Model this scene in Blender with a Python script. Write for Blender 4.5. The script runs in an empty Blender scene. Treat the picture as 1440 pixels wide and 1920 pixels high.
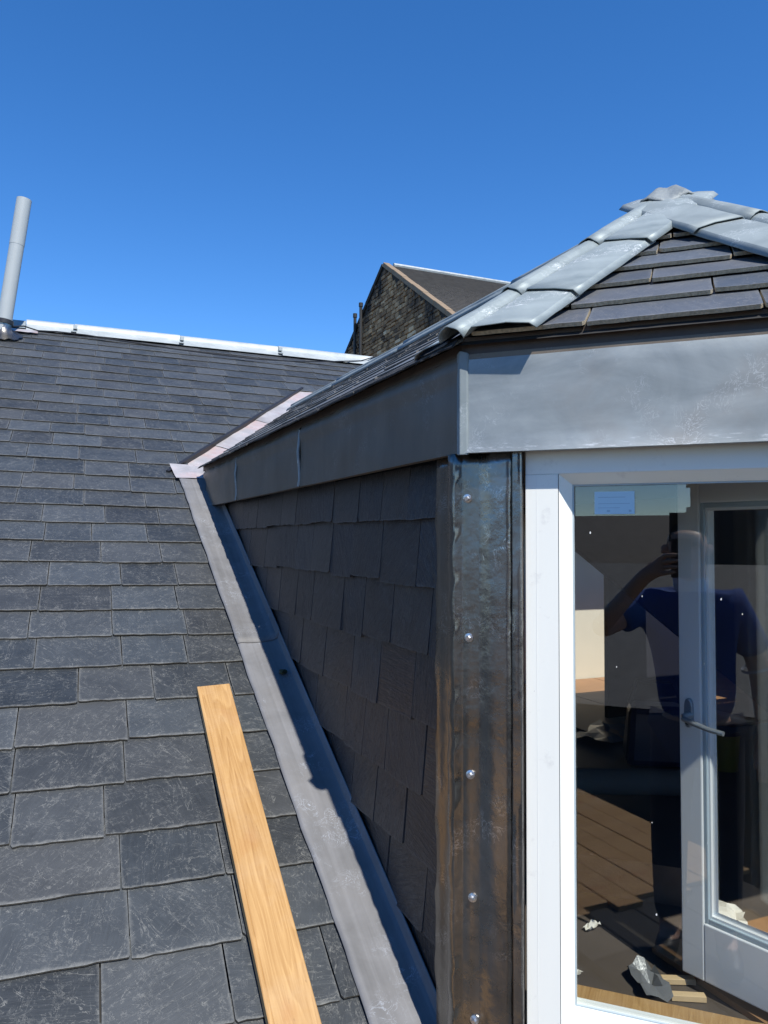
import bpy, bmesh, math, random
from mathutils import Vector as V, Matrix
rad = math.radians
SC = bpy.context.scene
COL = SC.collection
random.seed(7)

# ------------------------------------------------------------------ camera, sky, sun, exposure
PITCH, ROLL, YAW = 2.19, .233, 23.5
_p, _r, _y = rad(PITCH), rad(ROLL), rad(YAW)
FW = V((math.sin(_y)*math.cos(_p), math.cos(_y)*math.cos(_p), math.sin(_p)))
_R0 = V((math.cos(_y), -math.sin(_y), 0)); _U0 = _R0.cross(FW)
RT = math.cos(_r)*_R0 + math.sin(_r)*_U0
UP = -math.sin(_r)*_R0 + math.cos(_r)*_U0
cd = bpy.data.cameras.new('camera'); cam = bpy.data.objects.new('camera', cd); COL.objects.link(cam)
cd.sensor_fit = 'HORIZONTAL'; cd.sensor_width = 36; cd.lens = 36.0
cd.clip_start = .02; cd.clip_end = 2000
cam.matrix_world = Matrix(((RT.x, UP.x, -FW.x, 0), (RT.y, UP.y, -FW.y, 0), (RT.z, UP.z, -FW.z, 0), (0, 0, 0, 1)))
SC.camera = cam

SUN = V((-.004, -.598, .80)).normalized()
SUN_EL = math.asin(SUN.z); SUN_ROT = math.atan2(SUN.x, SUN.y)
w = bpy.data.worlds.new('World'); SC.world = w; w.use_nodes = True
wn = w.node_tree.nodes; wl = w.node_tree.links
bg = wn['Background']; sky = wn.new('ShaderNodeTexSky'); sky.sky_type = 'NISHITA'
sky.sun_disc = False; sky.sun_elevation = SUN_EL; sky.sun_rotation = SUN_ROT
sky.altitude = 500; sky.air_density = .85; sky.dust_density = .0; sky.ozone_density = 4.0
hs = wn.new('ShaderNodeHueSaturation'); hs.inputs['Saturation'].default_value = 1.26; hs.inputs['Hue'].default_value = .5045
wl.new(sky.outputs[0], hs.inputs['Color']); wl.new(hs.outputs[0], bg.inputs[0]); bg.inputs[1].default_value = .15
sl = bpy.data.lights.new('sun', 'SUN'); sl.energy = 4.6; sl.angle = rad(.53); sl.color = (1, .965, .90)
so = bpy.data.objects.new('sun', sl); COL.objects.link(so)
so.rotation_euler = (-SUN).to_track_quat('-Z', 'Y').to_euler(); so.location = SUN*50
vs = SC.view_settings; vs.view_transform = 'Standard'; vs.look = 'None'; vs.exposure = .5; vs.gamma = 1; vs.use_curve_mapping = False
SC.render.engine = 'CYCLES'
try:
    SC.cycles.use_denoising = True; SC.cycles.max_bounces = 10; SC.cycles.transparent_max_bounces = 16
    SC.cycles.sample_clamp_indirect = 8
except Exception: pass

# ------------------------------------------------------------------ material helpers
class NT:
    def __init__(s, name):
        s.m = bpy.data.materials.new(name); s.m.use_nodes = True
        s.t = s.m.node_tree; s.n = s.t.nodes; s.l = s.t.links
        s.b = s.n['Principled BSDF']; s.out = s.n['Material Output']
    def node(s, typ, **kw):
        q = s.n.new(typ)
        for k, v in kw.items(): setattr(q, k, v)
        return q
    def link(s, a, b): s.l.new(a, b)
    def put(s, sock, v):
        if v is None: return
        if isinstance(v, bpy.types.NodeSocket): s.l.new(v, sock)
        elif isinstance(v, (tuple, list)) and len(v) == 3 and sock.type == 'RGBA': sock.default_value = (*v, 1)
        else: sock.default_value = v
    def math(s, op, a, b=None, c=None, clamp=False):
        q = s.n.new('ShaderNodeMath'); q.operation = op; q.use_clamp = clamp
        s.put(q.inputs[0], a)
        if b is not None: s.put(q.inputs[1], b)
        if c is not None: s.put(q.inputs[2], c)
        return q.outputs[0]
    def mix(s, f, a, b):
        q = s.n.new('ShaderNodeMix'); q.data_type = 'RGBA'
        s.put(q.inputs[0], f); s.put(q.inputs[6], a); s.put(q.inputs[7], b)
        return q.outputs[2]
    def ramp(s, v, *stops):
        q = s.n.new('ShaderNodeValToRGB'); e = q.color_ramp.elements
        while len(e) < len(stops): e.new(.5)
        for el, (p, c) in zip(e, stops):
            el.position = p; el.color = (*c, 1) if isinstance(c, (tuple, list)) else (c, c, c, 1)
        s.put(q.inputs[0], v); return q.outputs[0]
    def noise(s, vec, scale, detail=4, rough=.55, dist=0, out=0):
        q = s.n.new('ShaderNodeTexNoise'); s.put(q.inputs['Vector'], vec)
        q.inputs['Scale'].default_value = scale; q.inputs['Detail'].default_value = detail
        q.inputs['Roughness'].default_value = rough; q.inputs['Distortion'].default_value = dist
        return q.outputs[out]
    def coord(s, which='Object'):
        return s.n.new('ShaderNodeTexCoord').outputs[which]
    def mapping(s, vec, scale=(1, 1, 1), rot=(0, 0, 0), loc=None):
        q = s.n.new('ShaderNodeMapping'); s.put(q.inputs['Vector'], vec)
        q.inputs['Scale'].default_value = scale; q.inputs['Rotation'].default_value = rot
        if loc is not None: s.put(q.inputs['Location'], loc)
        return q.outputs[0]
    def rnd(s): return s.n.new('ShaderNodeObjectInfo').outputs['Random']
    def sep(s, v):
        q = s.n.new('ShaderNodeSeparateXYZ'); s.put(q.inputs[0], v); return q.outputs
    def comb(s, x, y, z):
        q = s.n.new('ShaderNodeCombineXYZ')
        for i, v in enumerate((x, y, z)): s.put(q.inputs[i], v)
        return q.outputs[0]
    def uv(s, name): return s.node('ShaderNodeUVMap', uv_map=name).outputs[0]
    def bump(s, h, strength=.3, dist=.002, prev=None):
        q = s.n.new('ShaderNodeBump'); s.put(q.inputs['Height'], h)
        q.inputs['Strength'].default_value = strength; q.inputs['Distance'].default_value = dist
        if prev is not None: s.put(q.inputs['Normal'], prev)
        return q.outputs[0]
    def band(s, v, c, wdt):     # thin line where v is near c
        d = s.math('ABSOLUTE', s.math('SUBTRACT', v, c))
        return s.math('SUBTRACT', 1, s.math('DIVIDE', d, wdt), clamp=True)
    def fin(s, col=None, rough=None, metal=None, nrm=None, spec=None):
        s.put(s.b.inputs['Base Color'], col); s.put(s.b.inputs['Roughness'], rough)
        s.put(s.b.inputs['Metallic'], metal); s.put(s.b.inputs['Normal'], nrm)
        s.put(s.b.inputs['Specular IOR Level'], spec)
        return s.m

def simple(name, col, rough=.5, metal=0, var=.12, scale=20, bump=.0, spec=.5):
    t = NT(name); c = t.coord()
    n = t.noise(c, scale, 5)
    cc = t.mix(n, tuple(x*(1-var) for x in col), tuple(min(1, x*(1+var)) for x in col))
    nr = t.bump(t.noise(c, scale*4, 4), bump, .002) if bump else None
    return t.fin(cc, rough, metal, nr, spec)

def slate_mat(name, dark, light, crust, crust_amt=1.0, vein_amt=1.0, rough=.5, cw=.009, streak=(1, 1, 1), relief=.40, warm=(1.04, 1.0, .96)):
    t = NT(name); r = t.rnd()
    off = t.comb(t.math('MULTIPLY', r, 37.), t.math('MULTIPLY', r, 91.), t.math('MULTIPLY', r, 13.))
    rot = t.comb(0, 0, t.math('MULTIPLY', r, 3.0))
    q = t.node('ShaderNodeMapping'); t.put(q.inputs['Vector'], t.coord()); t.put(q.inputs['Location'], off); q.inputs['Scale'].default_value = streak
    v = q.outputs[0]
    q2 = t.node('ShaderNodeVectorRotate', rotation_type='Z_AXIS'); t.put(q2.inputs['Vector'], v); t.put(q2.inputs['Angle'], t.math('MULTIPLY', r, 6.0))
    vr = q2.outputs[0]
    big = t.noise(v, 9, 5, .6)
    fine = t.noise(v, 60, 6, .7)
    aniso = t.noise(t.mapping(vr, (6, 60, 20)), 2.2, 6, .65, .6)
    a = t.math('ADD', t.math('MULTIPLY', big, .5), t.math('ADD', t.math('MULTIPLY', aniso, .4), t.math('MULTIPLY', r, .38)))
    col = t.mix(t.math('MULTIPLY', t.math('SUBTRACT', a, .38), 1.8, clamp=True), dark, light)
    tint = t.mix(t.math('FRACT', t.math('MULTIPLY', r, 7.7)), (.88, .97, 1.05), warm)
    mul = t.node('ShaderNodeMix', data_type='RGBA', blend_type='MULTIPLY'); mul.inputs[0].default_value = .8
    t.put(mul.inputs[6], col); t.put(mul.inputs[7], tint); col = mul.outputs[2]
    # riven contour lines
    n1 = t.noise(t.mapping(vr, (1, 2.3, 1)), 5.5, 7, .62, .9)
    n2 = t.noise(t.mapping(vr, (2.6, .8, 1)), 8, 6, .65, .5)
    n3 = t.noise(v, 14, 6, .7, 1.2)
    mask = t.ramp(t.noise(v, 11, 3), (.42, 0.0), (.62, 1.0))
    ln = t.math('MAXIMUM', t.band(n1, .50, .007), t.math('MULTIPLY', t.band(n1, .585, .006), .8))
    ln = t.math('MAXIMUM', ln, t.math('MULTIPLY', t.band(n2, .52, .006), .8))
    ln = t.math('MAXIMUM', ln, t.math('MULTIPLY', t.band(n3, .50, .010), mask))
    ln = t.math('MULTIPLY', ln, t.ramp(fine, (.38, 0.0), (.60, 1.0)))
    speck = t.math('MULTIPLY', t.ramp(fine, (.64, 0.0), (.78, 1.0)), mask)
    col = t.mix(t.math('MULTIPLY', t.math('MAXIMUM', ln, t.math('MULTIPLY', speck, .5)), .55*vein_amt), col, tuple(min(1, x*1.0) for x in crust))
    # pale crust along the lower edge and the joints
    ua = t.sep(t.uv('low')); ub = t.sep(t.uv('high'))
    wob = t.noise(v, 32, 5, .7)
    wl_ = t.math('MULTIPLY', t.math('SUBTRACT', wob, .30, clamp=True), cw*4.2)
    eb = t.math('SUBTRACT', 1, t.math('DIVIDE', ua[1], t.math('ADD', wl_, .0015)), clamp=True)
    es = t.math('MINIMUM', ua[0], ub[0])
    es = t.math('SUBTRACT', 1, t.math('DIVIDE', es, t.math('ADD', t.math('MULTIPLY', wl_, .8), .001)), clamp=True)
    ed = t.math('MULTIPLY', t.math('MAXIMUM', eb, t.math('MULTIPLY', es, .55)), t.ramp(t.noise(v, 90, 4, .8), (.3, .25), (.62, 1.0)))
    col = t.mix(t.math('MULTIPLY', ed, .62*crust_amt, clamp=True), col, crust)
    h = t.math('ADD', t.math('MULTIPLY', aniso, .9), t.math('ADD', t.math('MULTIPLY', fine, .35), t.math('MULTIPLY', t.math('SNAP', n1, .07), 5.0)))
    nr = t.bump(h, relief, .0018)
    rr = t.math('ADD', rough, t.math('MULTIPLY', big, .16))
    return t.fin(col, rr, 0, nr, .5)

def metal_mat(name, c1, c2, rough=.4, metal=.6, streak=(4, 4, 4), scratch=.4, pale=(.75, .76, .78), bump=.12, bscale=12, tint=None, tint_amt=.0, scuff=False):
    t = NT(name); v = t.coord()
    n = t.noise(t.mapping(v, streak), 2.0, 6, .6, .5)
    blot = t.noise(v, 7, 5, .65, .8)
    f = t.ramp(t.math('ADD', t.math('MULTIPLY', n, .6), t.math('MULTIPLY', blot, .4)), (.34, 0.0), (.66, 1.0))
    col = t.mix(f, c1, c2)
    if tint: col = t.mix(t.math('MULTIPLY', t.ramp(t.noise(v, 5, 4, .6), (.5, 0.0), (.68, 1.0)), tint_amt), col, tint)
    s1 = t.noise(t.mapping(v, (3, 3, 3), (.4, .3, .7)), 7, 7, .6, 1.2)
    sm = t.ramp(t.noise(v, 9, 3), (.52, 0.0), (.66, 1.0))
    sc = t.math('MULTIPLY', t.math('MAXIMUM', t.band(s1, .5, .012), t.band(s1, .57, .008)), sm)
    col = t.mix(t.math('MULTIPLY', sc, scratch), col, pale)
    if scuff:                                  # rubbed bright marks along the foot of the sheet
        zz = t.sep(v)[2]
        m = t.math('SUBTRACT', 1, t.math('DIVIDE', t.math('ABSOLUTE', t.math('ADD', zz, .084)), .020), clamp=True)
        k_ = t.ramp(t.noise(t.mapping(v, (22, 22, 160)), 1.5, 6, .75), (.56, 0.), (.68, 1.))
        col = t.mix(t.math('MULTIPLY', t.math('MULTIPLY', m, k_), .8), col, (.72, .74, .74))
    nr = t.bump(t.noise(v, bscale, 4, .5), bump, .01)
    nr = t.bump(t.noise(v, 140, 3, .6), .10, .001, nr)
    rr = t.math('ADD', rough - .1, t.math('MULTIPLY', blot, .25))
    return t.fin(col, rr, metal, nr)

M = {}
M['slate'] = slate_mat('slate', (.020, .0225, .0245), (.062, .067, .071), (.32, .315, .285), .75, .95, .42)
M['slate_edge'] = simple('slate_riven_edge', (.085, .075, .058), .85, 0, .6, 140, .5)
M['slate_cap'] = slate_mat('dormer_roof_slate', (.056, .063, .074), (.106, .114, .128), (.34, .32, .28), .5, .7, .42)
M['slate_cap_edge'] = simple('dormer_slate_riven_edge', (.42, .36, .26), .9, 0, .75, 170, .8)
M['slate_west'] = slate_mat('side_slope_slate', (.09, .095, .10), (.19, .195, .20), (.2, .2, .19), .1, .1, .6)
M['slate_west_edge'] = simple('side_slope_slate_edge', (.12, .117, .112), .9, 0, .8, 120, .6)
M['slate_cheek'] = slate_mat('cheek_slate', (.009, .010, .013), (.054, .050, .046), (.20, .19, .175), .5, .9, .25, .005, (1, 1, 1), 1.6, (1.18, 1.0, .86))  # warm per-slate tint stands in for brown bounce from the wooden board
M['slate_cheek_edge'] = simple('cheek_slate_edge', (.075, .072, .07), .7, 0, .5, 140, .4)
M['slate_far'] = simple('far_roof_slate', (.14, .125, .11), .75, 0, .4, 5, .3)
M['deck'] = simple('roofing_felt', (.022, .021, .021), .9, 0, .3, 30, .2)
M['lead'] = metal_mat('lead_flashing_metal', (.105, .104, .104), (.190, .190, .195), .60, .0, (14, .30, .30), .6, (.42, .46, .52), .05, 10, (.17, .16, .15), .3)
M['lead_pink'] = metal_mat('lead_valley_metal', (.32, .305, .305), (.50, .48, .485), .5, .3, (2, 2, 2), .5, (.85, .84, .84), .15, 9, (.50, .30, .27), .5)
M['lead_dark'] = metal_mat('lead_corner_metal', (.17, .157, .138), (.27, .253, .226), .27, .95, (4, 4, .5), .8, (.62, .62, .62), .35, 16)
M['lead_rough'] = metal_mat('dressed_lead_metal', (.16, .153, .143), (.29, .277, .26), .25, .95, (5, 5, 1.2), 1.0, (.70, .70, .70), .28, 22)
M['fascia_front'] = metal_mat('zinc_sheet', (.20, .222, .222), (.375, .402, .398), .46, .35, (1.5, 1.5, 6), .5, (.80, .82, .83), .04, 5, (.27, .255, .23), .55, scuff=True)
M['zinc_fold'] = simple('zinc_fold_line', (.235, .25, .25), .46, .35)
M['fascia_side'] = metal_mat('lead_sheet_fascia', (.125, .100, .072), (.19, .155, .117), .45, .15, (4, 4, .7), .25, (.6, .6, .6), .10, 6)
M['zinc'] = metal_mat('galvanised_capping', (.175, .21, .215), (.32, .365, .365), .56, .28, (2, 2, 7), 1.0, (.78, .80, .80), .05, 9)
M['zinc_old'] = metal_mat('weathered_capping', (.17, .20, .205), (.27, .31, .315), .62, .22, (3, 3, 3), .7, (.62, .66, .67), .06, 14)
M['saddle'] = metal_mat('lead_saddle', (.15, .17, .175), (.24, .265, .27), .6, .2, (4, 4, 4), .4, (.5, .52, .53), .35, 60)
M['ridge'] = metal_mat('pale_ridge_metal', (.27, .30, .30), (.43, .46, .455), .5, .15, (2, 2, 2), .2, (.9, .9, .9), .08, 8)
def paint_mat():
    t = NT('white_frame_paint'); v = t.coord()
    c = t.mix(t.noise(t.mapping(v, (6, 6, .8)), 3, 4), (.77, .77, .715), (.83, .83, .765))
    sm = t.math('MULTIPLY', t.ramp(t.noise(v, 22, 5, .7), (.60, 0.), (.72, 1.)), .35)
    c = t.mix(sm, c, (.52, .51, .49))
    sp = t.ramp(t.noise(v, 130, 2), (.76, 0.), (.80, 1.))
    c = t.mix(t.math('MULTIPLY', sp, .5), c, (.35, .32, .29))
    return t.fin(c, .42, 0, t.bump(t.noise(t.mapping(v, (40, 40, 2)), 3, 3), .04, .002))
M['white'] = paint_mat()
M['white_in'] = simple('inner_leaf_paint', (.76, .76, .74), .4, 0, .03, 9, .03)
M['gasket'] = simple('grey_glazing_bead', (.40, .47, .50), .4, 0, .1, 20)
M['groove'] = simple('dark_joint', (.10, .11, .12), .6)
M['pipe'] = simple('grey_plastic_pipe', (.36, .385, .38), .42, 0, .06, 7, .02)
M['black'] = simple('black_rubber', (.016, .016, .018), .5, 0, .2, 20)
M['steel'] = simple('bright_zinc_screw', (.66, .66, .66), .36, 1, .1, 60)
M['handle'] = simple('grey_satin_handle', (.30, .32, .33), .35, .5, .1, 30)
M['brown'] = simple('brown_eaves_timber', (.075, .055, .042), .6, 0, .4, 25, .3)
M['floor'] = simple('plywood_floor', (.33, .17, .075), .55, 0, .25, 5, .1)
M['floor_dark'] = simple('dark_board_floor', (.085, .066, .052), .6, 0, .3, 6, .1)  # darker brown than the orange boards on the same floor
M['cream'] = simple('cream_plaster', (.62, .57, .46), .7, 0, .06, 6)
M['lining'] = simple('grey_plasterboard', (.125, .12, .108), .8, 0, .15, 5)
M['dark'] = simple('dark_board', (.014, .014, .02), .5, 0, .2, 10)
M['paper'] = simple('paper_scrap', (.62, .58, .50), .7, 0, .1, 30)
M['offcut'] = simple('pale_timber_offcut', (.60, .43, .24), .6, 0, .15, 30)
M['blue_plastic'] = simple('dark_blue_plastic', (.012, .016, .07), .4)
M['yellow'] = simple('yellow_plastic', (.33, .27, .02), .45)
M['sticker'] = simple('pale_blue_label', (.46, .66, .78), .5, 0, .05, 60)
M['sticker_ink'] = simple('label_print', (.30, .47, .60), .5)
M['ground'] = simple('asphalt', (.06, .06, .058), .9, 0, .25, .6, .2)
M['shirt'] = simple('blue_polo_cotton', (.03, .075, .27), .85, 0, .15, 60, .3)
M['trim'] = simple('white_shirt_trim', (.55, .60, .72), .8)
M['skin'] = simple('skin', (.50, .30, .215), .5, 0, .10, 30)
M['hair'] = simple('short_dark_hair', (.06, .05, .042), .7, 0, .4, 120, .5)
M['trousers'] = simple('navy_trousers', (.014, .017, .035), .85, 0, .2, 50, .2)
M['scaf'] = simple('scaffold_timber', (.028, .025, .022), .8, 0, .3, 12, .3)
M['tube'] = simple('galvanised_tube', (.5, .51, .52), .4, .8, .1, 20)
M['cast_iron'] = simple('black_cast_iron', (.018, .018, .018), .6, 0, .2, 20)
M['coping'] = simple('tan_coping_stone', (.23, .165, .105), .85, 0, .4, 2.5, .4)
M['render'] = simple('grey_render_wall', (.07, .066, .06), .9, 0, .3, 1.5, .3)
M['pale_slate'] = simple('pale_worn_slate', (.16, .155, .145), .75, 0, .3, 9, .4)
M['window_dark'] = simple('dark_window_glass', (.02, .024, .03), .08)
M['old_stone'] = simple('sooty_mortar', (.028, .024, .02), .95, 0, .5, 1.2, .3)

def glass_mat():
    t = NT('window_glass'); t.n.remove(t.b)
    tr = t.node('ShaderNodeBsdfTransparent'); tr.inputs[0].default_value = (.93, .95, .95, 1)
    gl = t.node('ShaderNodeBsdfGlossy'); gl.inputs['Roughness'].default_value = 0; gl.inputs[0].default_value = (1, 1, 1, 1)
    lw = t.node('ShaderNodeLayerWeight'); lw.inputs[0].default_value = .5
    f5 = t.math('POWER', lw.outputs['Facing'], 5)
    fac = t.math('ADD', t.math('MULTIPLY', f5, .90), .068)
    mx = t.node('ShaderNodeMixShader'); t.put(mx.inputs[0], fac); t.link(tr.outputs[0], mx.inputs[1]); t.link(gl.outputs[0], mx.inputs[2])
    t.link(mx.outputs[0], t.out.inputs[0]); return t.m
M['glass'] = glass_mat()

def wood_mat():
    t = NT('oak_board'); v = t.coord()       # object x across, y along
    vv = t.mapping(v, (1, .07, 1))
    base = t.noise(vv, 14, 4, .5, .3)
    ring = t.math('FRACT', t.math('MULTIPLY', t.noise(t.mapping(v, (1, .09, 1)), 8, 3, .45, .15), 30))
    ring = t.ramp(ring, (0., .35), (.5, .55), (.85, .8), (1., .35))
    fib = t.noise(t.mapping(v, (1, .025, 1)), 230, 4, .7)
    f = t.math('ADD', t.math('MULTIPLY', ring, .32), t.math('ADD', t.math('MULTIPLY', fib, .50), t.math('MULTIPLY', base, .40)))
    col = t.ramp(f, (.30, (.19, .088, .027)), (.52, (.37, .205, .073)), (.78, (.50, .305, .125)))
    kn = t.ramp(t.noise(t.mapping(v, (1, .45, 1)), 7, 2), (.63, 0.), (.72, 1.))
    col = t.mix(t.math('MULTIPLY', kn, .55), col, (.34, .13, .04))
    sp = t.ramp(t.noise(t.mapping(v, (1, .3, 1)), 75, 3, .7), (.66, 0.), (.74, 1.))
    col = t.mix(t.math('MULTIPLY', sp, .35), col, (.16, .075, .03))
    dust = t.ramp(t.noise(v, 5, 5, .7), (.48, 0.), (.72, 1.))
    col = t.mix(t.math('MULTIPLY', dust, .25), col, (.50, .37, .24))
    return t.fin(col, .5, 0, t.bump(fib, .22, .001))
M['wood'] = wood_mat()

def stone_mat():
    t = NT('sooty_rubble_stone'); 
    a = t.node('ShaderNodeAttribute', attribute_name='tone').outputs['Fac']
    v = t.coord()
    n = t.noise(v, 3, 5, .6)
    f = t.math('ADD', t.math('MULTIPLY', a, .75), t.math('MULTIPLY', n, .3))
    col = t.ramp(f, (.1, (.09, .054, .028)), (.5, (.36, .205, .095)), (.8, (.60, .385, .20)), (1., (.8, .66, .45)))
    soot = t.ramp(t.noise(t.mapping(v, (1, 1, .25)), 1.1, 5, .65), (.40, 1.), (.60, 0.))
    at2 = t.node('ShaderNodeAttribute', attribute_name='soot').outputs['Fac']
    col = t.mix(t.math('MULTIPLY', t.math('MULTIPLY', soot, at2), 1.3, clamp=True), col, (.012, .011, .010))
    return t.fin(col, .9, 0, t.bump(t.noise(v, 9, 4), .4, .02))
M['stone'] = stone_mat()

# ------------------------------------------------------------------ object helpers
def thing(name, label, cat, loc=(0, 0, 0), group=None):
    o = bpy.data.objects.new(name, None); COL.objects.link(o); o.location = loc; o.empty_display_size = .1
    o['label'] = label; o['category'] = cat
    if group: o['group'] = group
    return o
def tag(o, label, cat, group=None):
    o['label'] = label; o['category'] = cat
    if group: o['group'] = group
    return o
WM = {}                                        # world matrices of created objects
def place(o, mw, parent):
    COL.objects.link(o); WM[o.name] = mw
    if parent is not None:
        o.parent = parent
        pm = WM.get(parent.name) or Matrix.Translation(parent.location)
        o.matrix_basis = pm.inverted() @ mw
    else: o.matrix_basis = mw
def mk(name, verts, faces, mats, parent=None, mw=None, mi=None, smooth=False, uvs=None, bevel=0, sharp=38):
    me = bpy.data.meshes.new(name); me.from_pydata([tuple(v) for v in verts], [], faces)
    if not isinstance(mats, (list, tuple)): mats = [mats]
    for m in mats: me.materials.append(M[m] if isinstance(m, str) else m)
    if mi:
        for p, i in zip(me.polygons, mi): p.material_index = i
    if uvs:
        for nm, fn in uvs.items():
            ul = me.uv_layers.new(name=nm)
            for lp in me.loops: ul.data[lp.index].uv = fn(lp.vertex_index)
    if smooth:
        me.polygons.foreach_set('use_smooth', [True]*len(me.polygons)); me.set_sharp_from_angle(angle=rad(sharp))
    me.update()
    o = bpy.data.objects.new(name, me)
    if mw is None:                             # origin at the mesh's own centre
        n = len(verts); c = sum((V(v) for v in verts), V())/n
        me.transform(Matrix.Translation(-c)); mw = Matrix.Translation(c)
    place(o, mw, parent)
    if bevel:
        b = o.modifiers.new('bevel', 'BEVEL'); b.width = bevel; b.segments = 2; b.limit_method = 'ANGLE'
    return o
def frame(O, a, b, c):
    return Matrix(((a.x, b.x, c.x, O.x), (a.y, b.y, c.y, O.y), (a.z, b.z, c.z, O.z), (0, 0, 0, 1)))
CUBE = [(0, 3, 2, 1), (4, 5, 6, 7), (0, 1, 5, 4), (1, 2, 6, 5), (2, 3, 7, 6), (3, 0, 4, 7)]
def boxv(x0, x1, y0, y1, z0, z1):
    return [(x0, y0, z0), (x1, y0, z0), (x1, y1, z0), (x0, y1, z0), (x0, y0, z1), (x1, y0, z1), (x1, y1, z1), (x0, y1, z1)]
def box(name, x0, x1, y0, y1, z0, z1, mat, parent=None, fr=None, bevel=0):
    """box given in a local frame fr (world when None)"""
    c = V(((x0+x1)/2, (y0+y1)/2, (z0+z1)/2)); hx, hy, hz = (x1-x0)/2, (y1-y0)/2, (z1-z0)/2
    mw = (fr or Matrix.Identity(4)) @ Matrix.Translation(c)
    return mk(name, boxv(-hx, hx, -hy, hy, -hz, hz), CUBE, mat, parent, mw, bevel=bevel)
def multibox(name, boxes, mat, parent=None, fr=None, bevel=0):
    vs_, fs = [], []
    for b in boxes:
        k = len(vs_); vs_ += boxv(*b); fs += [tuple(i+k for i in f) for f in CUBE]
    if fr is not None: return mk(name, vs_, fs, mat, parent, fr.copy(), bevel=bevel)
    return mk(name, vs_, fs, mat, parent, bevel=bevel)
def tube(name, pts, r, mat, parent=None, n=10, cap=True, r2=None):
    pts = [V(p) for p in pts]; vs_, fs = [], []
    prev = None
    for i, p in enumerate(pts):
        d = (pts[min(i+1, len(pts)-1)] - pts[max(i-1, 0)]).normalized()
        if prev is None:
            a = d.orthogonal().normalized()
        else: a = (prev - d*prev.dot(d)).normalized()
        prev = a; b = d.cross(a)
        rr = r if r2 is None else r + (r2-r)*i/(len(pts)-1)
        for k in range(n):
            t = 2*math.pi*k/n; vs_.append(p + (a*math.cos(t)+b*math.sin(t))*rr)
    for i in range(len(pts)-1):
        for k in range(n):
            fs.append((i*n+k, i*n+(k+1) % n, (i+1)*n+(k+1) % n, (i+1)*n+k))
    if cap: fs += [tuple(range(n))[::-1], tuple((len(pts)-1)*n+k for k in range(n))]
    return mk(name, vs_, fs, mat, parent, smooth=True)
def grid(name, P, mat, parent, smooth=True, mi=None, sharp=38):
    """P[i][j] points -> surface"""
    ni, nj = len(P), len(P[0]); vs_ = [p for row in P for p in row]
    fs = [(i*nj+j, i*nj+j+1, (i+1)*nj+j+1, (i+1)*nj+j) for i in range(ni-1) for j in range(nj-1)]
    return mk(name, vs_, fs, mat, parent, smooth=smooth, mi=mi, sharp=sharp)
def clip(poly, n, d):
    """keep n.p <= d"""
    out = []
    for i, p in enumerate(poly):
        q = poly[(i+1) % len(poly)]
        sp, sq = n[0]*p[0]+n[1]*p[1]-d, n[0]*q[0]+n[1]*q[1]-d
        if sp <= 0: out.append(p)
        if (sp < 0) != (sq < 0):
            t = sp/(sp-sq); out.append((p[0]+(q[0]-p[0])*t, p[1]+(q[1]-p[1])*t))
    return out
def hp(p, q):
    """half plane to the left of p->q, as (n, d) for clip"""
    n = (q[1]-p[1], -(q[0]-p[0])); return n, n[0]*p[0]+n[1]*p[1]
rs = random.Random(3)
def slate(parent, fr, a0, a1, b0, g, th, mats, clips=(), lap=.06, jag=.002, bend=.0, stuff=None, drop=1.35, h0=2.0):
    """one slate lying in the facet frame fr (x along the course, y up the slope, z out)"""
    b1 = b0+g+lap; w_ = a1-a0
    k = max(4, int(w_/.022))
    ch0, ch1 = (rs.uniform(.0, .006) for _ in range(2))
    if rs.random() < .08: ch0 = rs.uniform(.006, .016)
    bow = rs.uniform(-.0015, .0015)
    pl = [(a0, b0+ch0+.001)] if ch0 > .002 else []
    for i in range(k+1):
        x = a0+w_*i/k
        if i == 0: x += ch0*.8
        if i == k: x -= ch1*.8
        pl.append((x, b0 + rs.uniform(-jag, jag) + bow*(4*(i/k-.5)**2)))
    if ch1 > .002: pl.append((a1, b0+ch1+.001))
    pl += [(a1+rs.uniform(-.001, .001), b0+g*.45), (a1, b1), (a0, b1), (a0+rs.uniform(-.001, .001), b0+g*.5)]
    for n, d in clips: pl = clip(pl, n, d)
    if len(pl) < 3: return None
    area = .5*abs(sum(pl[i][0]*pl[(i+1) % len(pl)][1]-pl[(i+1) % len(pl)][0]*pl[i][1] for i in range(len(pl))))
    if area < .0006 or max(p[1] for p in pl) < b0+.01: return None
    up = rs.uniform(0, .0022); tw = rs.uniform(-.003, .003)
    am = (a0+a1)/2
    def H(p):
        t = (p[1]-b0)/g
        return h0*th+.0005+up - (drop*th+up)*t + tw*(p[0]-am)/max(w_, .05)*(1-t)
    if stuff is not None:
        k0 = len(stuff[0]); m = len(pl)
        for p in pl: stuff[0].append(fr @ V((p[0], p[1], H(p))))
        for p in pl: stuff[0].append(fr @ V((p[0], p[1], H(p)-th)))
        stuff[1].append(tuple(range(k0, k0+m))); stuff[2].append(0)
        for i in range(m): stuff[1].append((k0+i, k0+m+i, k0+m+(i+1) % m, k0+(i+1) % m)); stuff[2].append(1)
        return None
    O = V((am, b0, 0)); m = len(pl)
    top = [V((p[0]-am, p[1]-b0, H(p))) for p in pl]; bot = [V((p[0]-am, p[1]-b0, H(p)-th)) for p in pl]
    fs = [tuple(range(m)), tuple(range(2*m-1, m-1, -1))] + [(i, m+i, m+(i+1) % m, (i+1) % m) for i in range(m)]
    mi = [0, 1] + [1]*m
    P = pl+pl
    return mk('slate', top+bot, fs, mats, parent, fr @ Matrix.Translation(O), mi,
              uvs={'low': lambda i: (P[i][0]-a0, P[i][1]-b0), 'high': lambda i: (a1-P[i][0], b1-P[i][1])})
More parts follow.
